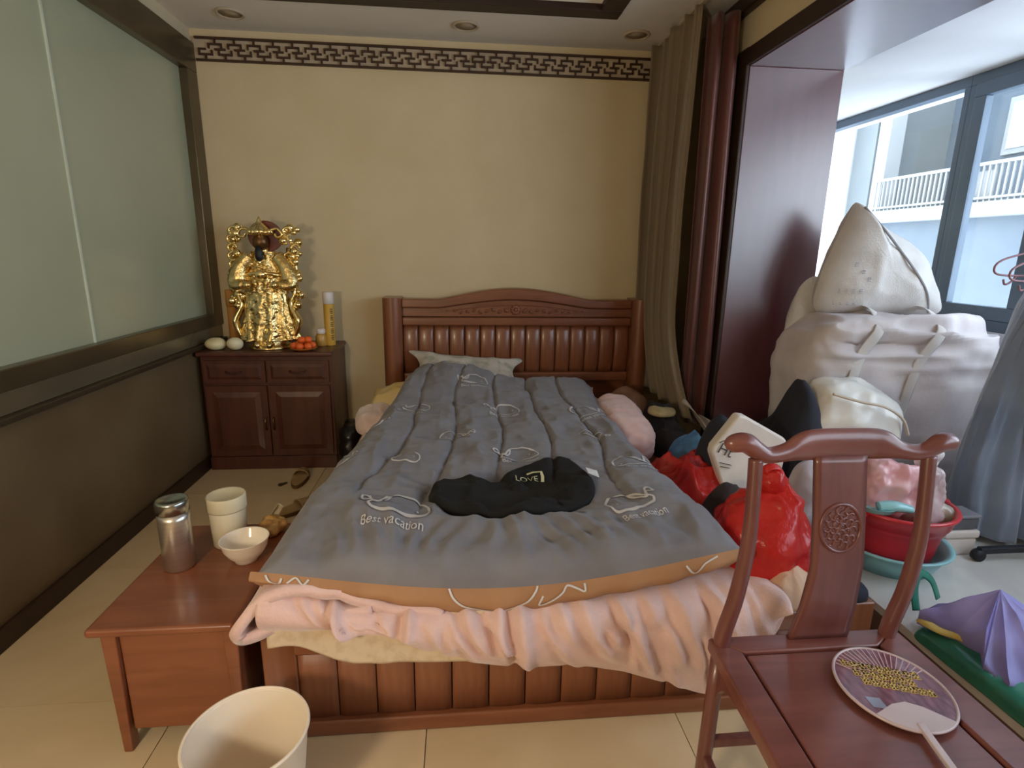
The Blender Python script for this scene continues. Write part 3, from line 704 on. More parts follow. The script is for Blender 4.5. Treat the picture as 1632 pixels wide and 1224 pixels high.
# golden statue
sx_, sy_ = -1.205, 3.63
st = thing('statue', 'polished gold standing deity statue with raised side ornaments', 'statue', (sx_, sy_, CZ))
def at(dx, dy, dz): return (sx_+dx, sy_+dy, CZ+dz)
obj('base', lathe([(.13, 0), (.135, .006), (.12, .02), (.10, .03), (.115, .045), (.10, .055)], at(.0, .02, 0), 32), M_gold, st, True)
obj('feet', join(blob(at(-.045, -.075, .03), (.026, .05, .028), 1, .004, 30, nu=24, nv=14), blob(at(.025, -.075, .03), (.026, .05, .028), 2, .004, 30, nu=24, nv=14)), M_goldsm, st, True)
def robe(r0, r1, z0, z1, folds, amp, seed, fl_=1.0, dx0=0, dx1=0):
    U_, V_ = np.meshgrid(np.linspace(0, 2*PI, 120, endpoint=False), np.linspace(0, 1, 40), indexing='ij')
    r = r0+(r1-r0)*V_**fl_; P0 = np.stack([np.cos(U_), np.sin(U_), V_*3], -1)
    r = r*(1+amp*np.sin(U_*folds+3*fbm(P0, 1.3, 2, seed))*(1-.6*V_)+.10*fbm(P0, 5, 3, seed))
    P = np.stack([sx_+dx0+(dx1-dx0)*V_+r*np.cos(U_), sy_+.02+r*.62*np.sin(U_), CZ+z0+(z1-z0)*V_], -1)
    return P.reshape(-1, 3), gridf(120, 40, cu=True)+[tuple(i*40 for i in range(120)), tuple(i*40+39 for i in range(120))]
obj('skirt', robe(.18, .11, .05, .40, 13, .09, 3, .8), M_gold, st, True)
obj('armour_apron', robe(.125, .115, .34, .47, 17, .05, 8), M_gold, st, True)
obj('chest', robe(.10, .075, .45, .60, 9, .05, 5), M_gold, st, True)
obj('belt', sweep([at(.118*math.cos(a), .02+.085*math.sin(a), .465+.008*math.sin(3*a)) for a in np.linspace(0, 2*PI, 16, endpoint=False)], .012, 8, 60, True), M_goldsm, st, True)
obj('buckle', blob(at(0, -.075, .465), (.03, .016, .028), 2, .006, 40, nu=26, nv=16), M_goldsm, st, True)
for s in (-1, 1):
    obj('sleeve', sweep([at(s*.08, 0, .57), at(s*.135, -.01, .50), at(s*.15, -.03, .41), at(s*.10, -.075, .40)], [(.04, .045), (.046, .05), (.042, .06), (.025, .03)], 14, 30), M_gold, st, True)
    obj('scarf', sweep([at(s*.13, .03, .50), at(s*.175, .02, .36), at(s*.15, 0, .27), at(s*.19, -.01, .17), at(s*.165, -.02, .08)], [(.012, .03), (.016, .035), (.014, .03), (.02, .04), (.008, .02)], 10, 50), M_goldsm, st, True)
    obj('hand', blob(at(s*.08, -.09, .40), (.022, .02, .024), 6, .004, 40, nu=20, nv=12), M_goldsm, st, True)
    # raised side ornament: a pole topped with curling cloud shapes
    orn = [sweep([at(s*.165, .03, .22), at(s*.185, .03, .48), at(s*.165, .02, .68)], .012, 8, 24)]
    rs = random.Random(11+s)
    for k in range(46):
        a, b = rs.uniform(-.045, .05), rs.uniform(-.24, .27)
        orn.append(blob(at(s*.17+a, .02+rs.uniform(-.03, .01), .49+b), (rs.uniform(.012, .028),)*3, k, .006, 40, nu=16, nv=10))
    for k in range(5):
        x, z = s*.17+rs.uniform(-.035, .035), .52+k*.05
        orn.append(sweep([at(x+.026*math.cos(t), -.01, z+.024*math.sin(t)) for t in np.linspace(0, 5.4, 9)], .008, 7, 26))
    obj('side_ornament', join(*orn), M_goldsm, st, True)
nub = []
rs = random.Random(4)
for k in range(70):
    a = rs.uniform(-PI, 0); z = rs.uniform(.07, .58); r = .165-.09*z/.5 if z < .4 else .115-.03*(z-.4)/.2
    nub.append(blob(at(r*math.cos(a)*1.0, .02+r*.64*math.sin(a), z), (rs.uniform(.008, .02), .012, rs.uniform(.008, .022)), k, .003, 50, nu=12, nv=8))
obj('armour_studs', join(*nub), M_goldsm, st, True, kind='stuff')
obj('neck', lathe([(.04, 0), (.032, .03), (.034, .06)], at(0, .01, .575), 18), M_gold, st, True)
obj('head', blob(at(-.005, -.005, .655), (.046, .046, .058), 3, .004, 30, nu=32, nv=22), mat('dark_bronze_face', (112, 78, 46), (88, 58, 34), .35, 10, metal=.7), st, True)
obj('beard', blob(at(-.008, -.045, .588), (.024, .018, .052), 5, .008, 30, nu=26, nv=18), mat('black_beard', (14, 15, 18), None, .5), st, True)
obj('backing', prism([(sx_+.105*math.cos(a)+.01, CZ+.69+.095*math.sin(a)) for a in np.linspace(0, 2*PI, 28, endpoint=False)], 'y', sy_+.04, sy_+.055), mat('red_lacquer_disc', (112, 44, 26), (90, 34, 20), .4, 8), st, bevel=.004)
crn = [lathe([(.058, 0), (.062, .012), (.055, .04), (.03, .065), (.014, .075), (.016, .085), (.008, .10), (.0001, .115)], at(-.005, -.002, .695), 22)]
for k in range(9):
    a = PI+PI*k/8; crn.append(blob(at(-.005+.062*math.cos(a), .062*math.sin(a), .715), (.016, .014, .018), k, .003, 50, nu=14, nv=9))
for s in (-1, 1):
    crn.append(sweep([at(s*.05, -.02, .72), at(s*.10, -.02, .735), at(s*.13, -.02, .70), at(s*.10, -.02, .685), at(s*.085, -.02, .705)], .009, 7, 26))
obj('crown', join(*crn), M_goldsm, st, True)
# other offerings
M_wax = mat('tan_bamboo', (196, 140, 68), (178, 122, 54), .5, 4, WOODZ)
b_ = thing('bamboo_tube', 'plain tan bamboo tube standing behind the pale melons', 'tube', (-1.475, 3.77, CZ))
obj('tube', lathe([(.030, 0), (.031, .003), (.031, .245), (.0285, .248)], (-1.475, 3.77, CZ), 26), M_wax, b_, True)
obj('cap', lathe([(.0315, .25), (.034, .252), (.034, .35), (.032, .354), (.0001, .355)], (-1.475, 3.77, CZ), 26), M_wax, b_, True)
cd_ = thing('incense_canister', 'slim yellow canister with a white cap and dark lettering', 'canister', (-.853, 3.73, CZ))
obj('tube', lathe([(.032, 0), (.033, .003), (.033, .27), (.031, .272)], (-.853, 3.73, CZ), 28), mat('mustard_card', (206, 164, 66), (196, 152, 56), .5, 4), cd_, True)
obj('cap', lathe([(.0335, .272), (.035, .274), (.035, .345), (.033, .348), (.0001, .349)], (-.853, 3.73, CZ), 28), mat('white_cap', (226, 218, 214), None, .4), cd_, True)
gl = []
rs = random.Random(2)
for k in range(5):
    zc = CZ+.225-k*.043
    for (a0, a1, z0, z1) in ((-1.15, -.55, .012, .016), (-1.15, -.55, -.002, .002), (-1.1, -.6, -.016, -.012), (-.88, -.80, -.016, .016), (-1.12, -1.05, -.012, .008), (-.66, -.58, -.014, .004)):
        ring = [(-.853+.0337*math.cos(a), 3.73+.0337*math.sin(a), zc+z) for a in np.linspace(a0, a1, 5) for z in (z0, z1)]
        gl.append((ring, gridf(5, 2)))
obj('lettering', join(*gl), mat('dark_print', (60, 44, 24), None, .6), cd_, False, fix=False)
jc = (-.905, 3.70, CZ)
cj = thing('condiment_jar', 'small squat yellow jar with a white lid beside the oranges', 'jar', jc)
obj('body', lathe([(.033, 0), (.036, .005), (.036, .06), (.028, .075), (.026, .08)], jc, 26), mat('yellow_jar', (196, 152, 74), None, .3), cj, True)
obj('lid', lathe([(.027, .081), (.028, .084), (.028, .105), (.024, .112), (.0001, .113)], jc, 24), mat('white_cap', (226, 218, 214), None, .4), cj, True)
# plate of oranges
pc = (-.975, 3.53, CZ)
obj('fruit_plate', lathe([(.0001, .004), (.045, .004), (.046, .0), (.05, .0), (.075, .012), (.082, .018), (.081, .020), (.07, .014), (.045, .008), (.0001, .008)], pc, 40, False, False), mat('amber_plate', (176, 104, 48), None, .25), None, True,
    label='shallow amber plate holding small oranges on the cabinet', cat='plate')
M_or = mat('orange_peel', (232, 106, 40), (222, 92, 30), .4, 30, bump=.2, bscale=300); M_leaf = mat('dark_green_stem', (60, 66, 24), None, .6)
ors = [(-.052, -.012, .030), (-.012, -.040, .030), (.036, -.028, .030), (.050, .016, .030), (.010, .040, .030), (-.038, .034, .030), (-.008, -.006, .066), (.030, .008, .066)]
fo = None
for k, (x, y, z) in enumerate(ors):
    c = (pc[0]+x, pc[1]+y, pc[2]+z-.0)
    lb = 'small orange piled on top of the amber plate' if z > .05 else 'small orange resting directly on the amber plate'
    if fo is None:
        fo = thing('orange', lb, 'orange', c, 'oranges on the amber plate')
        of = obj('fruit', blob(c, (.0245, .0245, .022), 1, .001, 30, nu=24, nv=16), M_or, fo, True)
        os_ = obj('stem', lathe([(.005, .021), (.004, .0235), (.0001, .024)], c, 8), M_leaf, fo)
    else:
        o2 = fo.copy(); COL.objects.link(o2); o2.location = c; o2['label'] = lb; WL[o2.name] = np.array(c)
        for ch in (of, os_):
            c2 = ch.copy(); COL.objects.link(c2); c2.parent = o2
# two pale melons
M_mel = mat('pale_cream_rind', (212, 200, 152), (224, 214, 172), .45, 12)
obj('melon', blob((-1.505, 3.545, CZ+.038), (.062, .05, .038), 2, .003, 14, nu=36, nv=22), M_mel, None, True, label='larger oval pale melon by the frosted window', cat='melon')
obj('melon', blob((-1.388, 3.535, CZ+.040), (.048, .046, .040), 3, .003, 14, nu=36, nv=22), mat('ivory_rind', (224, 216, 184), (216, 206, 168), .45, 12), None, True, label='rounder ivory melon next to the gold statue', cat='melon')
# black bag between cabinet and bed
obj('black_bag', blob((-.685, 3.45, .16), (.075, .16, .165), 5, .03, 9, .8, nu=56, nv=36, crease=.02, csc=9, floor=.002), mat('black_plastic', (20, 18, 18), None, .3), None, True, label='black plastic bag on the floor between cabinet and bed', cat='bag')
# slippers
M_sl = mat('tan_slipper_foam', (172, 142, 98), (160, 130, 88), .7, 10); M_sls = mat('brown_slipper_edge', (98, 68, 28), None, .7)
def slipper(cx, cy, ang, label, Lh=.13, Wh=.048):
    t = thing('slipper', label, 'slipper', (cx, cy, 0), 'tan house slippers')
    ca, sa = math.cos(ang), math.sin(ang)
    def oc(k): return [(cx+(-Wh*k*(1+.12*math.sin(a))*math.cos(a))*ca-(Lh*k*math.sin(a))*sa, cy+(-Wh*k*(1+.12*math.sin(a))*math.cos(a))*sa+(Lh*k*math.sin(a))*ca) for a in np.linspace(0, 2*PI, 40, endpoint=False)]
    obj('sole', prism(oc(1.0), 'z', 0.001, .022), M_sls, t, bevel=.004)
    obj('insole', prism(oc(.93), 'z', .022, .027), M_sl, t)
    def strap(U_, V_):
        a = PI*U_; w_ = Wh*1.03; l = (.02+.075*V_)
        x = -w_*np.cos(a)*(1-.25*V_); y = l; z = .018+.045*np.sin(a)*(1-.25*V_)
        return np.stack([cx+x*ca-y*sa, cy+x*sa+y*ca, z], -1)
    obj('strap', sheet(20, 8, strap), M_sl, t, True, solid=.004)
slipper(-.985, 3.28, .05, 'tan slipper on the tiles close to the cabinet')
slipper(-.90, 2.86, -.75, 'tan slipper on the tiles beside the quilt')
obj('dry_leaf', pile([(-1.10, 3.22), (-1.075, 3.235), (-1.05, 3.25), (-1.06, 3.225), (-1.08, 3.20)], .0, .01, 3, .003, 40, .004, 30, rings=8, around=30, edge=.002), mat('dark_dry_leaf', (60, 46, 18), None, .8), None, True, label='small dark scrap lying on the tiles near a slipper', cat='scrap')

# ================================================================== WASTE BIN
bn = thing('waste_bin', 'white plastic waste bin on the floor before the bed', 'bin', (-.50, 1.112, 0))
bp_ = [(.0001, .004), (.095, .004), (.098, 0), (.102, .002), (.118, .15), (.133, .292), (.137, .297), (.137, .303), (.132, .304), (.129, .297), (.114, .15), (.098, .010), (.0001, .009)]
obj('bucket', lathe(bp_, (-.50, 1.112, 0), 64, False, False), M_plast, bn, True)
obj('rim', sweep([(-.50+.1345*math.cos(a), 1.112+.1345*math.sin(a), .301) for a in np.linspace(0, 2*PI, 40, endpoint=False)], .0045, 8, 90, True), M_plast, bn, True)

# ================================================================== SOFT THINGS ON THE BED
def pillow(outline, T, o, ex, ey, seed=0, wr=.008, sc=9, crease=.008, csc=9, rings=22, around=96, p=.55, T2=None, sag=0):
    """a stuffed shape: closed outline in the plane (ex, ey) through o, thickness T to each side"""
    ex, ey = np.array(ex, float), np.array(ey, float); ez = np.cross(ex, ey); ez /= np.linalg.norm(ez)
    O = cr(outline, np.linspace(0, 1, around, endpoint=False), True); c = O.mean(0); R_ = np.linspace(0, 1, rings)**.75
    P2 = c+(O-c)[:, None, :]*R_[None, :, None]; prof = np.maximum(1-R_**2.2, 0)**p
    out = []
    for s, t in ((1, T), (-1, T2 if T2 is not None else T)):
        P = np.array(o)+P2[..., :1]*ex+P2[..., 1:]*ey
        n = wr*fbm(P, sc, 3, seed)+crease*(ridge(P, csc, 2, seed+4)-.3)
        out.append(P+ez*(s*(t*prof+n*prof**.5))[..., None])
    a, b = out; n = around*rings
    F = gridf(around, rings, cu=True)
    V = np.concatenate([a.reshape(-1, 3), b.reshape(-1, 3)])
    return V, F+[tuple(n+i for i in f[::-1]) for f in F]
def rect_outline(w_, h_, bow=.06, k=4):
    c = []
    for (x0, y0), (x1, y1) in (((-1, -1), (1, -1)), ((1, -1), (1, 1)), ((1, 1), (-1, 1)), ((-1, 1), (-1, -1))):
        for i in range(k):
            t = i/k; x, y = x0+(x1-x0)*t, y0+(y1-y0)*t; s = 1-bow*math.sin(PI*t)
            c.append((x*w_*(s if abs(x0-x1) < .1 else 1), y*h_*(s if abs(y0-y1) < .1 else 1)))
    return c
ca = math.cos(.42); sa = math.sin(.42)
obj('pillow', pillow(rect_outline(.385, .17, .2), .05, (.045, 3.60, .625), (1, 0, -.09), (0, ca, sa), 3, .02, 8, .014, 7), mat('white_printed_pillowcase', (196, 188, 176), (158, 158, 140), .9, 16, lo=.48, hi=.66), None, True,
    label='crumpled white patterned pillow poking out above the grey quilt', cat='pillow')
obj('pillow', pillow(rect_outline(.27, .19), .045, (.60, 3.44, .497), (1, 0, -.02), (0, 1, .02), 8, .01), mat('beige_pillowcase', (206, 180, 156), None, .9), None, True,
    label='flat beige pillow mostly hidden under the quilt by the headboard', cat='pillow')
obj('cushion', pillow(rect_outline(.15, .17), .075, (-.40, 3.36, .50), (.95, 0, .30), (0, 1, .1), 4, .02, 9, .02), mat('pale_yellow_cloth', (214, 188, 120), (220, 196, 160), .9, 6), None, True, label='pale yellow cushion squeezed between quilt and wall side', cat='cushion')
obj('cushion', blob((-.50, 3.14, .435), (.10, .13, .07), 6, .025, 10, .75, crease=.03, csc=9), mat('pale_pink_plush', (226, 204, 196), (216, 192, 184), .95, 14, sheen=.4), None, True, label='round pale pink cushion by the edge of the mattress', cat='cushion')
obj('bolster', blob((.895, 2.87, .462), (.135, .42, .115), 9, .022, 6, .75, crease=.014, csc=13, rot=(0, 0, -.10), nu=110, nv=80), mat('soft_pink_cotton', (222, 186, 180), (212, 176, 170), .9, 9, sheen=.3), None, True, label='long pink bolster pillow lying beside the grey quilt', cat='pillow')
obj('tan_cloth', pile([(.95, 3.25), (1.05, 3.2), (1.2, 3.28), (1.24, 3.5), (1.15, 3.65), (.98, 3.6)], .336, .16, 5, .02, 8, .02), mat('tan_cotton', (150, 112, 88), None, .9), None, True, label='tan cloth heaped below the headboard by the curtain', cat='cloth')
obj('black_garment', pile([(1.03, 2.85), (1.08, 2.62), (1.20, 2.60), (1.255, 2.8), (1.25, 3.1), (1.14, 3.2), (1.05, 3.1)], .336, .17, 15, .03, 12, .045, 12), mat('black_cotton', (34, 29, 31), None, .95), None, True, label='black garment lying beside the pink bolster under the curtain', cat='garment')
obj('patterned_scarf', pile([(1.06, 2.90), (1.10, 2.84), (1.19, 2.86), (1.22, 2.95), (1.15, 3.0), (1.08, 2.97)], .515, .022, 4, .006, 20, .006, 20), mat('olive_beige_cotton', (170, 152, 110), (150, 132, 90), .9, 20), None, True, label='small olive beige cloth on top of the black garment', cat='cloth')
obj('blue_cloth', pile([(1.02, 2.50), (1.10, 2.42), (1.22, 2.40), (1.26, 2.52), (1.2, 2.63), (1.08, 2.62)], .336, .17, 25, .02, 12, .045, 14), mat('blue_cotton', (92, 140, 176), (58, 96, 146), .9, 12), None, True, label='bright blue cloth tucked behind the flat red bag', cat='cloth')
M_red = mat('thin_red_plastic', (224, 58, 50), (198, 38, 36), .28, 7, (1, 1, .45), translucent=.35, bump=1.0, bscale=26)
rb = thing('plastic_bag', 'flattened red plastic bag lying open on the bed', 'plastic bag', (1.0, 2.2, .34))
obj('bag', pile([(.85, 2.36), (.93, 2.47), (1.04, 2.44), (1.18, 2.42), (1.24, 2.25), (1.20, 2.06), (1.05, 1.93), (.92, 1.94), (.85, 2.06), (.84, 2.2)], .336, lambda x, y: .15-.05*gs(x, y, 1.05, 2.25, .09, .1), 8, .03, 10, .07, 10, power=.45, rings=48, around=170), M_red, rb, True)
obj('dark_clothes', pile([(.88, 1.86), (.95, 1.93), (1.06, 1.96), (1.16, 1.90), (1.17, 1.76), (1.05, 1.68), (.92, 1.66), (.87, 1.74)], .336, .15, 32, .03, 11, .05, 12), mat('charcoal_brown_wool', (58, 48, 48), (44, 36, 40), .95, 10), None, True, label='charcoal brown garment bunched between the two red bags', cat='garment')
# upright red bag
def pear(D):
    z = D[..., 2:3]; k = np.where(z > 0, 1-.55*np.clip(z, 0, 1)**1.3, 1+.0*z); D = D.copy(); D[..., :2] *= k; return D
r2 = thing('plastic_bag', 'bulging upright red plastic bag tied at the top', 'plastic bag', (1.03, 1.60, .336))
obj('bag', blob((1.025, 1.60, .50), (.155, .135, .19), 41, .05, 6, .85, floor=.338, crease=.055, csc=7, warp=pear, nu=120, nv=80), M_red, r2, True)
obj('knot', blob((1.01, 1.59, .685), (.045, .04, .035), 3, .015, 20, nu=36, nv=22, crease=.015, csc=20), M_red, r2, True)
obj('handle', sweep([(.99, 1.585, .69), (.975, 1.58, .725), (1.005, 1.58, .738), (1.035, 1.585, .72), (1.03, 1.59, .69)], (.014, .004), 8, 26), M_red, r2, True)
obj('beige_cloth', pile([(.94, 1.385), (.99, 1.37), (1.04, 1.375), (1.10, 1.40), (1.11, 1.46), (1.06, 1.54), (.98, 1.56), (.94, 1.48)], .357, .065, 6, .015, 14, .035, 12), mat('peach_beige_cloth', (208, 172, 144), (196, 160, 132), .9, 8), None, True, label='peach beige cloth on the foot rail beside the pink blanket', cat='cloth')
obj('dark_cloth', pile([(1.07, 1.47), (1.14, 1.42), (1.21, 1.44), (1.215, 1.56), (1.14, 1.62), (1.08, 1.57)], .357, .05, 16, .012, 14, .016, 12), mat('black_cotton', (26, 22, 24), None, .95), None, True, label='small black cloth below the upright red bag', cat='cloth')
obj('navy_sock', pile([(1.20, 1.405), (1.25, 1.40), (1.275, 1.43), (1.27, 1.49), (1.22, 1.50)], .357, .03, 17, .006, 20, .01, 16, rings=12, around=48), mat('navy_knit', (36, 40, 54), None, .95), None, True, label='dark navy sock on the corner of the bed foot', cat='sock')
obj('cream_rag', pile([(1.20, 1.54), (1.26, 1.53), (1.275, 1.6), (1.24, 1.68), (1.19, 1.62)], .336, .10, 19, .012, 16, .02, 14, rings=14, around=56), mat('cream_rag_cloth', (206, 186, 168), None, .9), None, True, label='scrunched cream rag near the corner of the bed foot', cat='rag')

# black T-shirt
def on_quilt(x, y):
    u, v = q_inv(x, y); return q_z(u, v, x, y)
sh = thing('t_shirt', 'black T-shirt with pale lettering dropped on the grey quilt', 'T-shirt', (.2, 1.85, .55))
so = pile([(-.10, 1.745), (-.105, 1.83), (-.06, 1.91), (.02, 1.965), (.075, 1.955), (.10, 1.925), (.15, 1.97), (.24, 2.055), (.36, 2.10), (.44, 2.05), (.475, 1.93), (.48, 1.80), (.41, 1.71), (.27, 1.635), (.13, 1.605), (0, 1.655)], on_quilt, .036, 5, .014, 11, .022, 9, rings=40, around=150, edge=.014)
obj('cloth', so, mat('jet_black_jersey', (17, 16, 17), (13, 12, 13), .95, 9), sh, True)
def stick(pts, vf, off=.006):
    V_ = np.asarray(vf[0]); out = []
    for p in pts:
        d = np.hypot(V_[:, 0]-p[0], V_[:, 1]-p[1]); i = np.argsort(d)[:4]; w_ = 1/(d[i]+1e-4); out.append((p[0], p[1], (V_[i, 2]*w_).sum()/w_.sum()+off))
    return np.array(out)
v, f = text_mesh('LOVE', .036)
p2 = np.stack([.245+v[:, 0], 1.905+v[:, 1]*1.3], 1)
M_pale = mat('pale_yellow_print', (206, 204, 158), None, .8)
obj('lettering', (stick(p2, so), f), M_pale, sh, fix=False)
rb2, f2 = ribbon2d(np.array([(.25, 1.945), (.275, 1.95), (.305, 1.948), (.307, 1.92), (.303, 1.89)]), .012)
obj('bracket_print', (stick(rb2, so, .008), f2), M_pale, sh, fix=False)
obj('care_label', (stick([(.462, 1.845), (.508, 1.86), (.515, 1.925), (.47, 1.92)], so, .016), [(0, 1, 2, 3)]), mat('white_label', (226, 222, 216), None, .7), sh, solid=.002)

# ================================================================== CURTAIN and maroon drape
M_cur = mat('taupe_curtain', (128, 112, 88), (116, 100, 78), .8, 3, (1, 1, .2), sheen=.2)
def cur(U, V):
    z = 2.665-(2.665-.47)*V; t = np.clip((V-.72)/.28, 0, 1)
    nf = 5.2; ph = 2*PI*nf*U+.9*np.sin(2*V+U*7)+1.3*np.sin(U*5); amp = .042*(.75+.35*np.sin(U*17))*(1-.15*V)
    y = 3.87-.72*U*(1-.10*np.sin(PI*V))+.012*np.cos(ph*2)-.20*t**2*U**1.5-.03*t
    x = 1.275+amp*np.sin(ph)+.012*fbm(np.stack([U*9, V*3, U*0], -1), 1, 3, 4)+(.05*t**2-.015*np.sin(PI*V)*(1-U))
    return np.stack([x, y, z], -1)
cu_ = thing('curtain', 'taupe pleated curtain gathered beside the headboard', 'curtain', (1.27, 3.5, .45))
obj('cloth', sheet(260, 60, cur), M_cur, cu_, True, solid=.003)
obj('hem_lining', sheet(24, 18, lambda U, V: np.stack([1.27+.10*U+.04*V, 2.98-.36*V-.05*U+.02*np.sin(U*7), .56-.10*V+.035*np.sin(U*6+V*3)-.05*U], -1)), mat('pale_curtain_lining', (176, 164, 150), None, .7), cu_, True, solid=.003)
def drp(U, V):
    z = 2.60-(2.60-.40)*V
    x = 1.30+.13*U+.03*V+.012*np.sin(2*PI*2.2*U+V); y = 3.125-.045*U+.04*np.sin(2*PI*1.9*U+.4+.8*V)+.02*V*np.sin(5*U)
    k = np.clip((V-.86)/.14, 0, 1); x = x+.035*k*(.6-U)
    return np.stack([x, y, z], -1)
obj('drape', sheet(80, 40, drp), mat('maroon_satin', (96, 48, 40), (80, 38, 33), .38, 3, (1, 1, .3), sheen=.2), None, True, solid=.004, label='narrow maroon satin drape against the balcony opening', cat='drape')
rod = thing('curtain_track', 'slim curtain track under the ceiling above the taupe curtain', 'track', (1.27, 1.5, ZC-.01))
obj('rail', box(1.262, 1.288, -1.0, 3.9, ZC-.016, ZC), mat('cream_plastic', (196, 180, 156), None, .5), rod)

# ================================================================== CHAIR with the hand fan
ch = thing('wooden_chair', 'rosewood side chair with yoke crest rail and carved back splat', 'chair', (.84, .9, 0))
SZ = .488
obj('crest_rail', sweep([(.598, 1.135, .976), (.612, 1.132, .982), (.642, 1.13, .985), (.672, 1.13, .966), (.70, 1.132, .953), (.745, 1.137, .957), (.785, 1.142, .968), (.82, 1.145, .972), (.888, 1.146, .973), (.956, 1.145, .972), (.99, 1.142, .968), (1.03, 1.137, .957), (1.07, 1.132, .953), (1.098, 1.13, .962), (1.125, 1.13, .977), (1.153, 1.132, .975), (1.166, 1.135, .97)],
    [(.008, .008), (.018, .02), (.021, .023), (.019, .021), (.018, .019), (.017, .022), (.016, .035), (.015, .038), (.015, .038), (.015, .038), (.016, .035), (.017, .022), (.018, .019), (.019, .02), (.021, .023), (.018, .02), (.008, .008)], 16, 110), M_chairx, ch, True)
pl = [(.622, 1.098, .455), (.625, 1.094, .52), (.642, 1.09, .615), (.660, 1.098, .735), (.668, 1.113, .84), (.672, 1.13, .945)]
for dx, k in ((0, 1), (.428, 1)):
    obj('back_post', sweep([(x+dx, y, z) for x, y, z in pl], [(.019, .019), (.019, .019), (.018, .018), (.017, .017), (.016, .016), (.016, .016)], 14, 50), M_chair, ch, True)
def splat_fn(U, V):
    z = SZ+(.945-SZ)*V
    xl = np.interp(V, [0, .15, .4, .7, 1], [.794, .806, .824, .826, .822]); xr = np.interp(V, [0, .15, .4, .7, 1], [.945, .945, .950, .951, .948])
    y = np.interp(V, [0, .2, .45, .75, 1], [1.100, 1.092, 1.098, 1.122, 1.14])
    return np.stack([xl+(xr-xl)*U, y, z], -1)
sp = obj('splat', sheet(10, 30, splat_fn), M_chair, ch, True, solid=.014); sp.modifiers['solid'].offset = 0
mz, mx = .778, .888
my = lambda z: 1.0905+(z-.694)*.175
med = [sweep([(mx+.050*math.cos(a), my(mz+.056*math.sin(a)), mz+.056*math.sin(a)) for a in np.linspace(0, 2*PI, 20, endpoint=False)], .0045, 7, 60, True)]
rs = random.Random(5)
for k in range(26):
    a = k*2.4; r = .042*math.sqrt((k+.5)/26); x, z = mx+r*math.cos(a), mz+1.1*r*math.sin(a)
    med.append(sweep([(x+.010*math.cos(t+a), my(z+.010*math.sin(t+a)), z+.010*math.sin(t+a)) for t in np.linspace(0, 3.6, 5)], .0032, 5, 12))
obj('medallion', join(*med), M_chair, sp, True)
SX = [(.600, 1.118), (1.088, 1.118), (1.088, .665), (.568, .665)]; SI = [(.660, 1.062), (1.005, 1.062), (1.005, .725), (.640, .725)]
for nm, a, b in (('rear_rail', 0, 1), ('side_rail', 1, 2), ('front_rail', 2, 3), ('side_rail', 3, 0)):
    obj(nm, prism([SX[a], SX[b], SI[b], SI[a]], 'z', SZ-.036, SZ), M_chairx, ch, bevel=.006, segs=3)
def inset(P, d): c = np.mean(P, 0); return [tuple(np.array(p)+(c-np.array(p))*d) for p in P]
obj('seat_panel', prism(inset(SI, .03), 'z', SZ-.022, SZ-.004), M_chairx, ch, bevel=.006, segs=3)
obj('seat_underside', prism(SI, 'z', SZ-.034, SZ-.022), M_chair, ch)
for x0, y0 in ((.622, 1.098), (1.05, 1.098), (.598, .688), (1.066, .688)):
    obj('leg', sweep([(x0, y0, SZ-.034), (x0+(-.006 if x0 < .8 else .006), y0+(.008 if y0 > 1 else -.008), 0)], [(.0185, .0185)]*2, 14, 4), M_chair, ch, True)
def apron(p0, p1):
    p0, p1 = np.array(p0), np.array(p1); n = 24; V_ = []
    t = np.linspace(0, 1, n); drop_ = .035+.10*np.maximum(np.exp(-t*14), np.exp(-(1-t)*14))
    nrm = np.array([-(p1-p0)[1], (p1-p0)[0]]); nrm = nrm/np.linalg.norm(nrm)*.006
    for s in (-1, 1):
        for k in range(n):
            q = p0+(p1-p0)*t[k]+nrm*s; V_ += [(q[0], q[1], SZ-.036), (q[0], q[1], SZ-.036-drop_[k])]
    F_ = gridf(n, 2)+gridf(n, 2, off=2*n)+[(2*k+1, 2*k+3, 2*n+2*k+3, 2*n+2*k+1) for k in range(n-1)]+[(0, 1, 2*n+1, 2*n), (2*n-2, 2*n-1, 4*n-1, 4*n-2)]
    return V_, F_
for a, b in (((.622, 1.098), (1.05, 1.098)), ((.622, 1.09), (.598, .70)), ((1.05, 1.09), (1.066, .70)), ((.61, .69), (1.06, .69))):
    obj('apron', apron(a, b), M_chair, ch)
for a, b, z in (((.618, 1.104), (1.054, 1.104), .19), ((.618, 1.10), (.594, .682), .15), ((1.054, 1.10), (1.07, .682), .15), ((.594, .682), (1.07, .682), .09)):
    obj('stretcher', bar((a[0], a[1], z), (b[0], b[1], z), .010, .013), M_chair, ch, bevel=.003)
# hand fan on the seat
fc = np.array([.925, .925, SZ+.004]); fan = thing('hand_fan', 'round plastic hand fan with gold print on the chair seat', 'fan', tuple(fc))
fa = -1.78                                                                           # handle direction
fd = np.array([math.cos(fa), math.sin(fa)]); fs = np.array([-fd[1], fd[0]])
def F3(a, b, z): return (fc[0]+fd[0]*a+fs[0]*b, fc[1]+fd[1]*a+fs[1]*b, fc[2]+z)
ring = [(.118*math.cos(t), .110*math.sin(t)) for t in np.linspace(0, 2*PI, 48, endpoint=False)]
obj('leaf', (lambda vf: vf)(([F3(a*.985, b*.985, .004) for a, b in ring]+[F3(a*.985, b*.985, .0055) for a, b in ring], [tuple(range(48)), tuple(range(95, 47, -1))]+[(k, (k+1) % 48, 48+(k+1) % 48, 48+k) for k in range(48)])),
    mat('purple_printed_film', (140, 92, 104), (92, 56, 70), .22, 24, (3, 1, 1), coat=.5), fan)
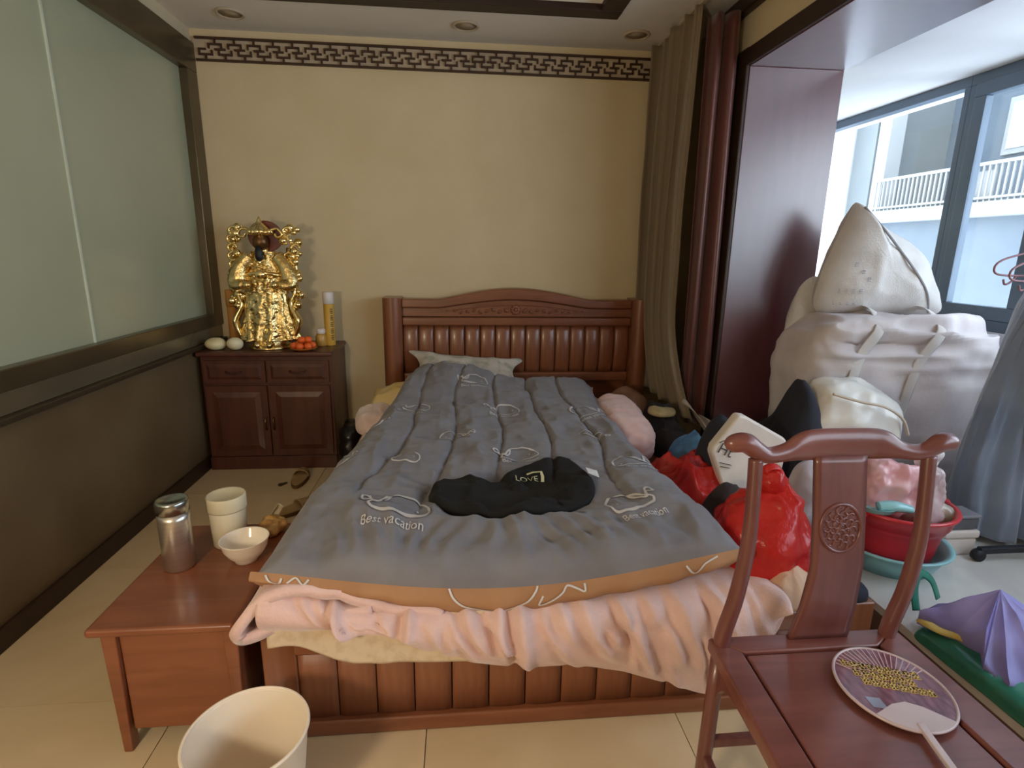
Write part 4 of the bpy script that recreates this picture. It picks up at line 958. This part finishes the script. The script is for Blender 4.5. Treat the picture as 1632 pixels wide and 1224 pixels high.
obj('rim', sweep([F3(a, b, .0045) for a, b in ring], .0035, 7, 96, True), mat('clear_white_plastic', (206, 186, 190), None, .25), fan, True)
M_ivory = mat('ivory_plastic', (206, 188, 190), None, .3)
tri = [(.118*math.cos(t), .110*math.sin(t)) for t in np.linspace(-.75, .75, 14)]+[(.055, .03), (.045, 0), (.055, -.03)]
obj('handle_fan_base', ([F3(a, b, .0058) for a, b in tri]+[F3(a, b, .0085) for a, b in tri], [tuple(range(17)), tuple(range(33, 16, -1))]+[(k, (k+1) % 17, 17+(k+1) % 17, 17+k) for k in range(17)]), M_ivory, fan)
obj('handle', bar(F3(.10, 0, .006), F3(.27, 0, .006), .0075, .0045, (0, 0, 1)), M_ivory, fan, bevel=.002)
rb_ = []
for k in range(-9, 10):
    t = PI+k*.115; rb_.append(bar(F3(.05*math.cos(t), .05*math.sin(t), .0062), F3(.113*math.cos(t), .106*math.sin(t), .0062), .0011, .0006, (0, 0, 1)))
obj('ribs', join(*rb_), mat('pale_pink_print', (206, 168, 176), None, .4), fan, kind='stuff')
M_gp = mat('gold_print', (226, 196, 122), (206, 172, 96), .45, 60)
gp = []
def stroke(a0, b0, a1, b1, w_): gp.append(bar(F3(a0, b0, .0062), F3(a1, b1, .0062), w_, .0006, (0, 0, 1)))
rs = random.Random(9)
ph = -.15                                                     # the block of gold characters, set a little askew
for row, (n0, n1) in enumerate(((-.080, .070), (-.062, .060), (-.050, .090))):
    for c in np.arange(n0, n1, .0175):
        a_ = -.048+row*.024; x_, y_ = a_*math.cos(ph)-c*math.sin(ph), a_*math.sin(ph)+c*math.cos(ph)
        for k in range(3): stroke(x_-.008+.008*k, y_-.0075, x_-.008+.008*k+rs.uniform(-.003, .003), y_+.0075, .0021)
        stroke(x_-.010, y_-.004, x_+.010, y_-.003, .0021); stroke(x_-.010, y_+.004, x_+.010, y_+.004, .0021)
obj('gold_lettering', join(*gp), M_gp, fan, kind='stuff')
obj('silver_patch', ([F3(a, b, .0064) for a, b in ((.038, -.075), (.066, -.070), (.068, -.042), (.04, -.046))], [(0, 1, 2, 3)]), mat('silver_print', (170, 172, 186), None, .3, metal=.6), fan, solid=.0008)

# ================================================================== THINGS ON AND BY THE BALCONY STEP
M_sack = mat('white_woven_sack', (214, 210, 206), (200, 196, 192), .75, 8, bump=.25, bscale=140)
M_lil = mat('lilac_grey_bundle_cloth', (206, 198, 198), (192, 184, 186), .8, 5, bump=.1, bscale=60)
M_tape = mat('pale_webbing', (208, 202, 198), None, .8)
# big strapped bundle
bu = thing('bundle', 'large lilac white cloth bundle tied with two webbing straps', 'bundle', (2.1, 2.65, PZ))
def bund(D):
    D = D.copy(); z = D[..., 2]; D[..., 0] *= (1+.06*z); return D
bv = blob((2.20, 2.66, .655), (.50, .27, .47), 51, .035, 4, .5, floor=PZ+.002, crease=.0, warp=bund, nu=150, nv=100)
P = np.array(bv[0]); front = P[:, 1] < 2.66
hh = .034*(ridge(np.stack([P[:, 0]*.6, P[:, 1]*.5, P[:, 2]*2.2], -1), 6, 2, 3)-.3)*np.clip((P[:, 2]-.3)/.3, 0, 1)*(.5+.9*np.clip((P[:, 2]-.85)/.2, 0, 1))
P[:, 1] -= hh*np.where(front, 1, -1); P[:, 2] += np.where(P[:, 2] > 1.0, 1.2*hh, 0)
obj('cloth', (P, bv[1]), M_lil, bu, True)
def strap_on(pts):
    out = []
    for x, z in pts:
        d = np.hypot(P[:, 0]-x, P[:, 2]-z)+np.where(front, 0, 9); i = np.argsort(d)[:3]; out.append((x, P[i, 1].mean()-.004, P[i, 2].mean() if z > 1.1 else z))
    return out
for pts in ([(2.02, 1.115), (1.97, 1.06), (1.90, .95), (1.86, .82), (1.83, .65), (1.83, .45)], [(2.32, 1.12), (2.28, 1.05), (2.19, .92), (2.14, .76), (2.11, .60), (2.10, .42)]):
    sp_ = strap_on(pts); top = [(sp_[0][0]+.05, 2.80, 1.13), (sp_[0][0]+.03, 2.62, 1.145)]
    obj('strap', sweep(top+sp_, (.026, .004), 8, 60, up=(0, -1, .35)), M_tape, bu, True)
# pointed sack on top
ps = thing('sack', 'white woven sack standing on one corner atop the bundle', 'sack', (2.15, 2.72, 1.12))
ol = [(1.995, 1.66), (2.06, 1.60), (2.18, 1.53), (2.33, 1.455), (2.44, 1.34), (2.52, 1.20), (2.535, 1.11), (2.40, 1.095), (2.2, 1.10), (2.0, 1.10), (1.88, 1.105), (1.835, 1.16), (1.85, 1.28), (1.88, 1.39), (1.93, 1.53), (1.97, 1.63)]
pv = pillow(ol, .15, (0, 2.74, 0), (1, 0, 0), (0, 0, 1), 61, .02, 6, .02, 6, 30, 120, .6)
obj('sack_cloth', pv, M_sack, ps, True)
PV = np.array(pv[0])
def onp(x, z, off=.004):
    d = np.hypot(PV[:, 0]-x, PV[:, 2]-z)+np.where(PV[:, 1] < 2.74, 0, 9); i = np.argsort(d)[:4]; return (x, PV[i, 1].mean()-off, z)
obj('seam', sweep([onp(x, z) for x, z in ((2.0, 1.635), (2.06, 1.53), (2.15, 1.43), (2.25, 1.32), (2.34, 1.22), (2.43, 1.12))], .006, 6, 40), mat('grey_stitching', (150, 148, 152), None, .9), ps, True)
mk = []
rs = random.Random(3)
for x, z, n in ((1.955, 1.35, 3), (1.90, 1.22, 4), (1.89, 1.16, 4)):
    for k in range(n):
        a = onp(x+.03*k-.004*k, z-.035*k*(n == 3), .003)
        for j in range(3): mk.append(bar((a[0], a[1]-.001, a[2]+.008*j), (a[0]+.016, a[1]-.001, a[2]+.008*j+rs.uniform(-.003, .003)), .0015, .0015))
obj('faded_marks', join(*mk), mat('faded_grey_ink', (150, 146, 158), None, .9), ps, kind='stuff')
obj('sack', pillow([(1.76, .62), (1.76, .85), (1.79, 1.10), (1.84, 1.25), (1.93, 1.28), (1.98, 1.1), (1.96, .8), (1.92, .62), (1.84, .5)], .07, (0, 2.86, 0), (1, 0, 0), (0, 0, 1), 64, .02, 7, .015), M_sack, None, True,
    label='narrow white sack squeezed between the bundle and the maroon casing', cat='sack')
# smaller glossy sack in front
sv = blob((1.66, 2.20, .545), (.25, .15, .345), 71, .035, 5, .72, floor=PZ+.002, crease=.022, csc=6, nu=120, nv=80, rot=(0, .22, 0))
s2 = thing('sack', 'lumpy shiny white sack in front of the strapped bundle', 'sack', (1.735, 2.16, PZ))
obj('sack_cloth', sv, mat('shiny_white_woven', (222, 218, 208), (206, 204, 200), .35, 6, coat=.2), s2, True)
SV = np.array(sv[0])
obj('rope', sweep([(1.53, 2.07, .845), (1.63, 2.035, .82), (1.73, 2.025, .80), (1.83, 2.04, .745), (1.89, 2.06, .665)], .006, 6, 40), mat('cream_rope', (206, 194, 176), None, .9), s2, True)
# navy jacket, white carton, grey bag
M_navy = mat('dark_navy_cloth', (38, 41, 52), (29, 31, 42), .9, 7)
jk = thing('jacket', 'dark navy jacket thrown over the white carton and sack', 'jacket', (1.38, 2.2, .34))
obj('body', pile([(1.04, 2.14), (1.14, 2.06), (1.34, 2.07), (1.46, 2.03), (1.58, 2.05), (1.60, 2.2), (1.55, 2.36), (1.35, 2.42), (1.14, 2.38), (1.05, 2.27)], .336,
    lambda x, y: .31+.07*gs(x, y, 1.12, 2.22, .1, .2)+.25*gs(x, y, 1.47, 2.18, .085, .16), 78, .02, 9, .035, 10, power=.30, rings=40, around=150), M_navy, jk, True)
obj('sleeve', sweep([(1.46, 2.02, .60), (1.45, 1.98, .52), (1.44, 1.97, .45), (1.46, 1.99, .40)], [(.05, .03), (.06, .035), (.05, .03), (.02, .015)], 14, 30), M_navy, jk, True)
# white carton with handwriting
cw = thing('carton', 'smooth white rounded carton with handwriting leaning among the clothes', 'carton', (1.15, 2.0, .36))
cpoly = [(1.09, .785), (1.12, .78), (1.295, .685), (1.31, .66), (1.29, .40), (1.275, .375), (1.13, .355), (1.10, .375), (.995, .625), (1.0, .655)]
tilt = .0
obj('box', prism(cpoly, 'y', 1.985, 2.04), mat('white_foam_board', (224, 214, 204), None, .5), cw, bevel=.012, segs=4)
v, f = text_mesh('Ht', .062)
pts = xform((np.stack([v[:, 0], v[:, 0]*0, v[:, 1]], 1), f), (0, .42, 0), (1.048, 1.981, .64))
obj('handwriting', pts, mat('faded_black_ink', (70, 62, 62), None, .8), cw, fix=False)
sc_ = [((-.03, .03), (-.01, .045)), ((.0, .04), (.012, .03)), ((-.02, -.05), (.03, -.048)), ((-.015, -.065), (.025, -.062))]
vfs = []
for (a, b), (c, d) in sc_: vfs.append(bar((1.048+a, 1.981, .635+b-.3*a), (1.048+c, 1.981, .635+d-.3*c), .0018, .001))
obj('scribble', join(*vfs), MATS['faded_black_ink'], cw, kind='stuff')
obj('grey_bag', pillow([(1.30, .34), (1.30, .50), (1.34, .60), (1.42, .60), (1.47, .48), (1.48, .36), (1.40, .31)], .06, (0, 1.93, 0), (1, 0, 0), (0, 0, 1), 81, .012, 9, .012), mat('pale_grey_plastic', (192, 182, 186), (178, 168, 174), .5, 6), None, True,
    label='pale grey plastic bag hanging between bed and balcony step', cat='bag')

# basin, tub and what is in it
bx_, by_ = 1.74, 1.90
obj('wash_basin', lathe([(.0001, .010), (.150, .010), (.152, .0), (.160, .0), (.185, .05), (.205, .092), (.218, .094), (.220, .100), (.214, .103), (.200, .099), (.180, .055), (.155, .012), (.0001, .016)], (bx_, by_, PZ), 60, False, False), mat('aqua_plastic', (142, 196, 200), (132, 188, 194), .3, 4), None, True,
    label='shallow aqua plastic wash basin under the red tub', cat='basin')
tz = PZ+.017
tb = thing('tub', 'deep red plastic tub full of bags standing in the basin', 'tub', (bx_, by_, tz))
M_tub = mat('red_tub_plastic', (196, 42, 52), (184, 36, 46), .3, 5, coat=.2)
obj('body', lathe([(.0001, .006), (.140, .006), (.142, .0), (.148, .002), (.162, .10), (.176, .165), (.182, .17), (.182, .182), (.192, .186), (.204, .232), (.208, .238), (.204, .243), (.197, .238), (.172, .165), (.156, .10), (.140, .012), (.0001, .012)], (bx_, by_, tz), 64, False, False), M_tub, tb, True)
obj('rim', sweep([(bx_+.206*math.cos(a), by_+.206*math.sin(a), tz+.24) for a in np.linspace(0, 2*PI, 30, endpoint=False)], (.009, .008), 8, 90, True), M_tub, tb, True)
for a in (.2, .2+PI):
    obj('grip', blob((bx_+.212*math.cos(a), by_+.212*math.sin(a), tz+.232), (.03, .06, .012), 4, 0, 5, .6, nu=28, nv=14, rot=(0, 0, a)), M_tub, tb, True)
M_pb = mat('pink_bag_film', (214, 150, 156), (226, 182, 184), .3, 12, coat=.2, alpha=.9)
obj('pink_bag', blob((bx_-.045, by_+.02, tz+.30), (.115, .10, .115), 91, .03, 11, .8, crease=.03, csc=12, floor=tz+.02, nu=90, nv=56), M_pb, None, True, label='pink plastic bag bulging out of the red tub', cat='plastic bag')
cbg = thing('plastic_bag', 'crinkled whitish clear bag rising from the red tub', 'plastic bag', (bx_+.08, by_, tz+.02))
obj('bag', blob((bx_+.09, by_-.015, tz+.26), (.075, .08, .15), 95, .035, 12, .85, crease=.035, csc=13, floor=tz+.02, nu=90, nv=60), mat('clear_pinkish_film', (226, 206, 206), (206, 180, 184), .22, 14, alpha=.72, coat=.3), cbg, True)
obj('knotted_top', blob((bx_+.11, by_+.01, tz+.415), (.045, .035, .055), 96, .018, 20, crease=.02, csc=18, nu=44, nv=28), mat('white_film', (226, 216, 218), None, .3, alpha=.9), cbg, True)
obj('food_packet', blob((bx_+.13, by_-.07, tz+.205), (.055, .05, .05), 97, .02, 14, crease=.02, csc=14, nu=50, nv=30), mat('greenish_film', (176, 160, 150), (120, 150, 128), .25, 16), None, True, label='crumpled pale green packet inside the rim of the red tub', cat='packet')
scp = thing('water_scoop', 'aqua plastic water scoop lying across the tub rim', 'scoop', (1.60, 1.84, tz+.24))
obj('bowl', lathe([(.0001, 0), (.055, .0), (.062, .006), (.070, .022), (.072, .024), (.066, .022), (.055, .006), (.0001, .004)], (1.60, 1.83, tz+.244), 36, False, False), mat('aqua_plastic', (142, 196, 200), (132, 188, 194), .3, 4), scp, True)
obj('handle', sweep([(1.585, 1.80, tz+.27), (1.64, 1.785, tz+.276), (1.70, 1.775, tz+.266)], [(.024, .018), (.026, .02), (.02, .014)], 12, 24), mat('aqua_plastic', (142, 196, 200), (132, 188, 194), .3, 4), scp, True)
# foam boxes
fb = thing('foam_box', 'white foam box with a lid behind the red tub', 'box', (2.07, 1.95, PZ))
M_foam = mat('white_foam', (226, 216, 208), None, .8)
obj('box', box(1.995, 2.145, 1.90, 2.00, PZ, PZ+.075), M_foam, fb, bevel=.008)
obj('lid', box(1.99, 2.152, 1.895, 2.005, PZ+.076, PZ+.112), M_foam, fb, bevel=.01)
cb_ = thing('clear_box', 'grey see-through plastic box on top of the foam box', 'box', (2.07, 1.95, PZ+.112))
obj('box', box(2.0, 2.145, 1.905, 1.995, PZ+.113, PZ+.165), mat('smoky_plastic', (110, 112, 120), None, .2, alpha=.75), cb_, bevel=.008)
obj('lid', box(1.996, 2.149, 1.901, 1.999, PZ+.165, PZ+.178), mat('smoky_plastic_lid', (150, 150, 158), None, .2, alpha=.85), cb_, bevel=.004)

# clothes rack with a long coat and two hangers
M_rack = mat('dark_rack_metal', (44, 46, 54), None, .4, metal=.5)
rk = thing('clothes_rack', 'dark metal clothes rack on castors by the balcony window', 'clothes rack', (2.36, 2.05, PZ))
for y in (1.86, 2.13):
    obj('post', sweep([(2.40, y, PZ+.05), (2.40, y, 1.56)], .011, 10, 3), M_rack, rk, True)
    obj('foot_bar', bar((2.12, y, PZ+.045), (2.66, y, PZ+.045), .013, .013), M_rack, rk, bevel=.004)
    for x in (2.12, 2.66):
        obj('castor', sweep([(x, y-.014, PZ+.024), (x, y+.014, PZ+.024)], .024, 18, 3), mat('black_rubber', (24, 26, 36), None, .6), rk, True)
obj('hanging_bar', sweep([(2.40, 1.80, 1.56), (2.40, 2.19, 1.56)], .011, 10, 3), M_rack, rk, True)
ct = thing('coat', 'long dark slate blue coat hanging on the clothes rack', 'coat', (2.42, 2.05, .2))
zl = [.215, .32, .44, .56, .79, 1.07, 1.22, 1.32, 1.40, 1.44]; xl = [2.19, 2.185, 2.18, 2.19, 2.225, 2.285, 2.335, 2.37, 2.385, 2.39]; dp = [.14, .135, .12, .11, .10, .095, .09, .07, .045, .02]
U, V = np.meshgrid(np.linspace(0, 2*PI, 150, endpoint=False), np.linspace(0, 1, 70), indexing='ij')
z = .215+(1.44-.215)*V; left = smooth_interp(zl, xl)(z); right = 2.80-smooth_interp(zl, xl)(z)+2.03-.03; right = np.minimum(np.maximum(right, 2.40), 2.74); d = smooth_interp(zl, dp)(z)
xc, hw = (left+right)/2, (right-left)/2
fold_ = 1+(.16*np.sin(U*9+3*V)+.10*np.sin(U*17-2*V))*(1-V)**.6*.8
x = xc+hw*np.cos(U)*(1+.02*np.sin(U*9)); y = 2.075+d*np.sin(U)*fold_+.015*fbm(np.stack([x, U, z], -1), 5, 3, 4)
C3 = np.stack([x, y, z], -1)
M_coat = mat('slate_blue_wool', (126, 140, 160), (114, 128, 150), .9, 6, sheen=.6)
obj('coat_body', (C3.reshape(-1, 3), gridf(150, 70, cu=True)+[tuple(i*70 for i in range(150)), tuple(i*70+69 for i in range(150))]), M_coat, ct, True)
obj('coat_sleeve', sweep([(2.34, 1.99, 1.26), (2.36, 1.935, 1.0), (2.40, 1.92, .75), (2.41, 1.93, .62)], [(.05, .05), (.065, .05), (.06, .045), (.05, .035)], 14, 40), M_coat, ct, True)
obj('hanger_hook', sweep([(2.40, 2.075, 1.43), (2.40, 2.075, 1.50), (2.425, 2.075, 1.535), (2.41, 2.075, 1.572), (2.385, 2.075, 1.56)], .003, 6, 26), M_rack, ct, True)
M_wire = mat('dusty_pink_wire', (150, 104, 112), None, .5)
def hanger(y, dx, dz, label):
    t = thing('wire_hanger', label, 'hanger', (2.40+dx, y, 1.3+dz), 'wire hangers on the rack')
    q = lambda x, z_: (2.40+dx+x, y, 1.56+dz+z_)
    obj('hook', sweep([q(0, -.12), q(0, -.06), q(.024, -.025), q(.012, .013), q(-.018, .006)], .003, 6, 26), M_wire, t, True)
    obj('frame', sweep([q(0, -.115), q(-.10, -.155), q(-.20, -.185), q(-.235, -.215), q(-.215, -.245), q(-.10, -.25), q(.10, -.25), q(.215, -.245), q(.235, -.215), q(.20, -.185), q(.10, -.155)], .0042, 7, 90, True), M_wire, t, True)
    obj('clip', sweep([q(-.13, -.25), q(-.15, -.275), q(-.175, -.285), q(-.185, -.265)], .004, 6, 20), M_wire, t, True)
hanger(2.10, .0, .02, 'empty pink wire hanger at the coat end of the rack')
hanger(2.03, .0, -.0, 'empty pink wire hanger at the open end of the rack')

# purple bag, green bag, yellow paper
def tent(apex, ring, n=14, seed=0, sag=.25, amp=.008, zf=PZ+.05):
    """cloth fallen in facets from an apex to a ring of points, closed down to zf"""
    A = np.array(apex, float); V_, F_ = [], []
    k = len(ring)
    for a in range(k):
        p, q = np.array(ring[a], float), np.array(ring[(a+1) % k], float); base = len(V_); idx = {}
        for i_ in range(n+1):
            for j_ in range(n+1-i_):
                u_, v_ = i_/n, j_/n; pt = A*(1-u_-v_)+p*u_+q*v_
                t_ = u_+v_; w_ = 4*u_*v_/(t_*t_+1e-9) if t_ > 0 else 0
                pt = pt-np.array([0, 0, sag*w_*t_*(1-t_*.6)*.14]); idx[(i_, j_)] = len(V_); V_.append(pt)
        for i_ in range(n):
            for j_ in range(n-i_):
                F_.append((idx[(i_, j_)], idx[(i_+1, j_)], idx[(i_, j_+1)]))
                if i_+j_ < n-1: F_.append((idx[(i_+1, j_)], idx[(i_+1, j_+1)], idx[(i_, j_+1)]))
        f0 = [idx[(n-j_, j_)] for j_ in range(n+1)]
        for a_, b_ in zip(f0, f0[1:]):
            m0 = len(V_); V_ += [np.array([V_[a_][0], V_[a_][1], zf]), np.array([V_[b_][0], V_[b_][1], zf])]; F_.append((a_, b_, m0+1, m0))
    V_ = np.array(V_); hi_ = V_[:, 2] > zf+.004
    V_[hi_] += np.stack([0*V_[hi_, 0], 0*V_[hi_, 0], amp*fbm(V_[hi_], 14, 3, seed)+amp*1.5*(ridge(V_[hi_], 9, 2, seed+2)-.3)], -1)
    V_[:, 2] = np.maximum(V_[:, 2], zf)
    return V_, F_
obj('purple_cloth', tent((1.655, 1.36, .41), [(1.480, 1.44, .275), (1.53, 1.35, .275), (1.55, 1.285, .335), (1.51, 1.235, .258), (1.52, 1.165, .245), (1.61, 1.12, .25), (1.75, 1.11, .245), (1.86, 1.24, .26), (1.90, 1.36, .25), (1.84, 1.46, .25), (1.70, 1.50, .25), (1.56, 1.49, .25)], seed=5), mat('periwinkle_nylon', (166, 162, 226), (144, 140, 208), .5, 5, translucent=.2), None, True,
    label='crumpled periwinkle purple cloth peaked up on the balcony floor', cat='cloth')
gb = thing('plastic_bag', 'limp teal green plastic bag under the purple cloth', 'plastic bag', (1.65, 1.2, PZ))
M_gr = mat('teal_green_film', (66, 156, 130), (48, 128, 112), .2, 8, translucent=.25, coat=.3)
obj('bag', pile([(1.49, 1.45), (1.62, 1.48), (1.78, 1.5), (1.92, 1.35), (1.92, 1.10), (1.78, .92), (1.60, .90), (1.50, 1.02), (1.485, 1.20), (1.478, 1.36)], PZ, .055, 111, .012, 8, .02, 7, power=.4, rings=34, around=130, edge=.006), M_gr, gb, True)
obj('handle', sweep([(1.56, 1.53, PZ+.03), (1.565, 1.56, PZ+.10), (1.60, 1.585, PZ+.135), (1.645, 1.58, PZ+.11), (1.665, 1.56, PZ+.05)], (.015, .002), 6, 30), M_gr, gb, True)
obj('yellow_wrapper', pile([(1.475, 1.44), (1.52, 1.43), (1.56, 1.40), (1.62, 1.30), (1.60, 1.26), (1.56, 1.29), (1.53, 1.34), (1.49, 1.38)], PZ+.062, .012, 7, .006, 20, .008, 16, rings=10, around=60, edge=.003), mat('yellow_paper', (226, 206, 122), (214, 192, 104), .6, 9), None, True,
    label='torn yellow wrapper on the green bag beside the purple cloth', cat='wrapper')
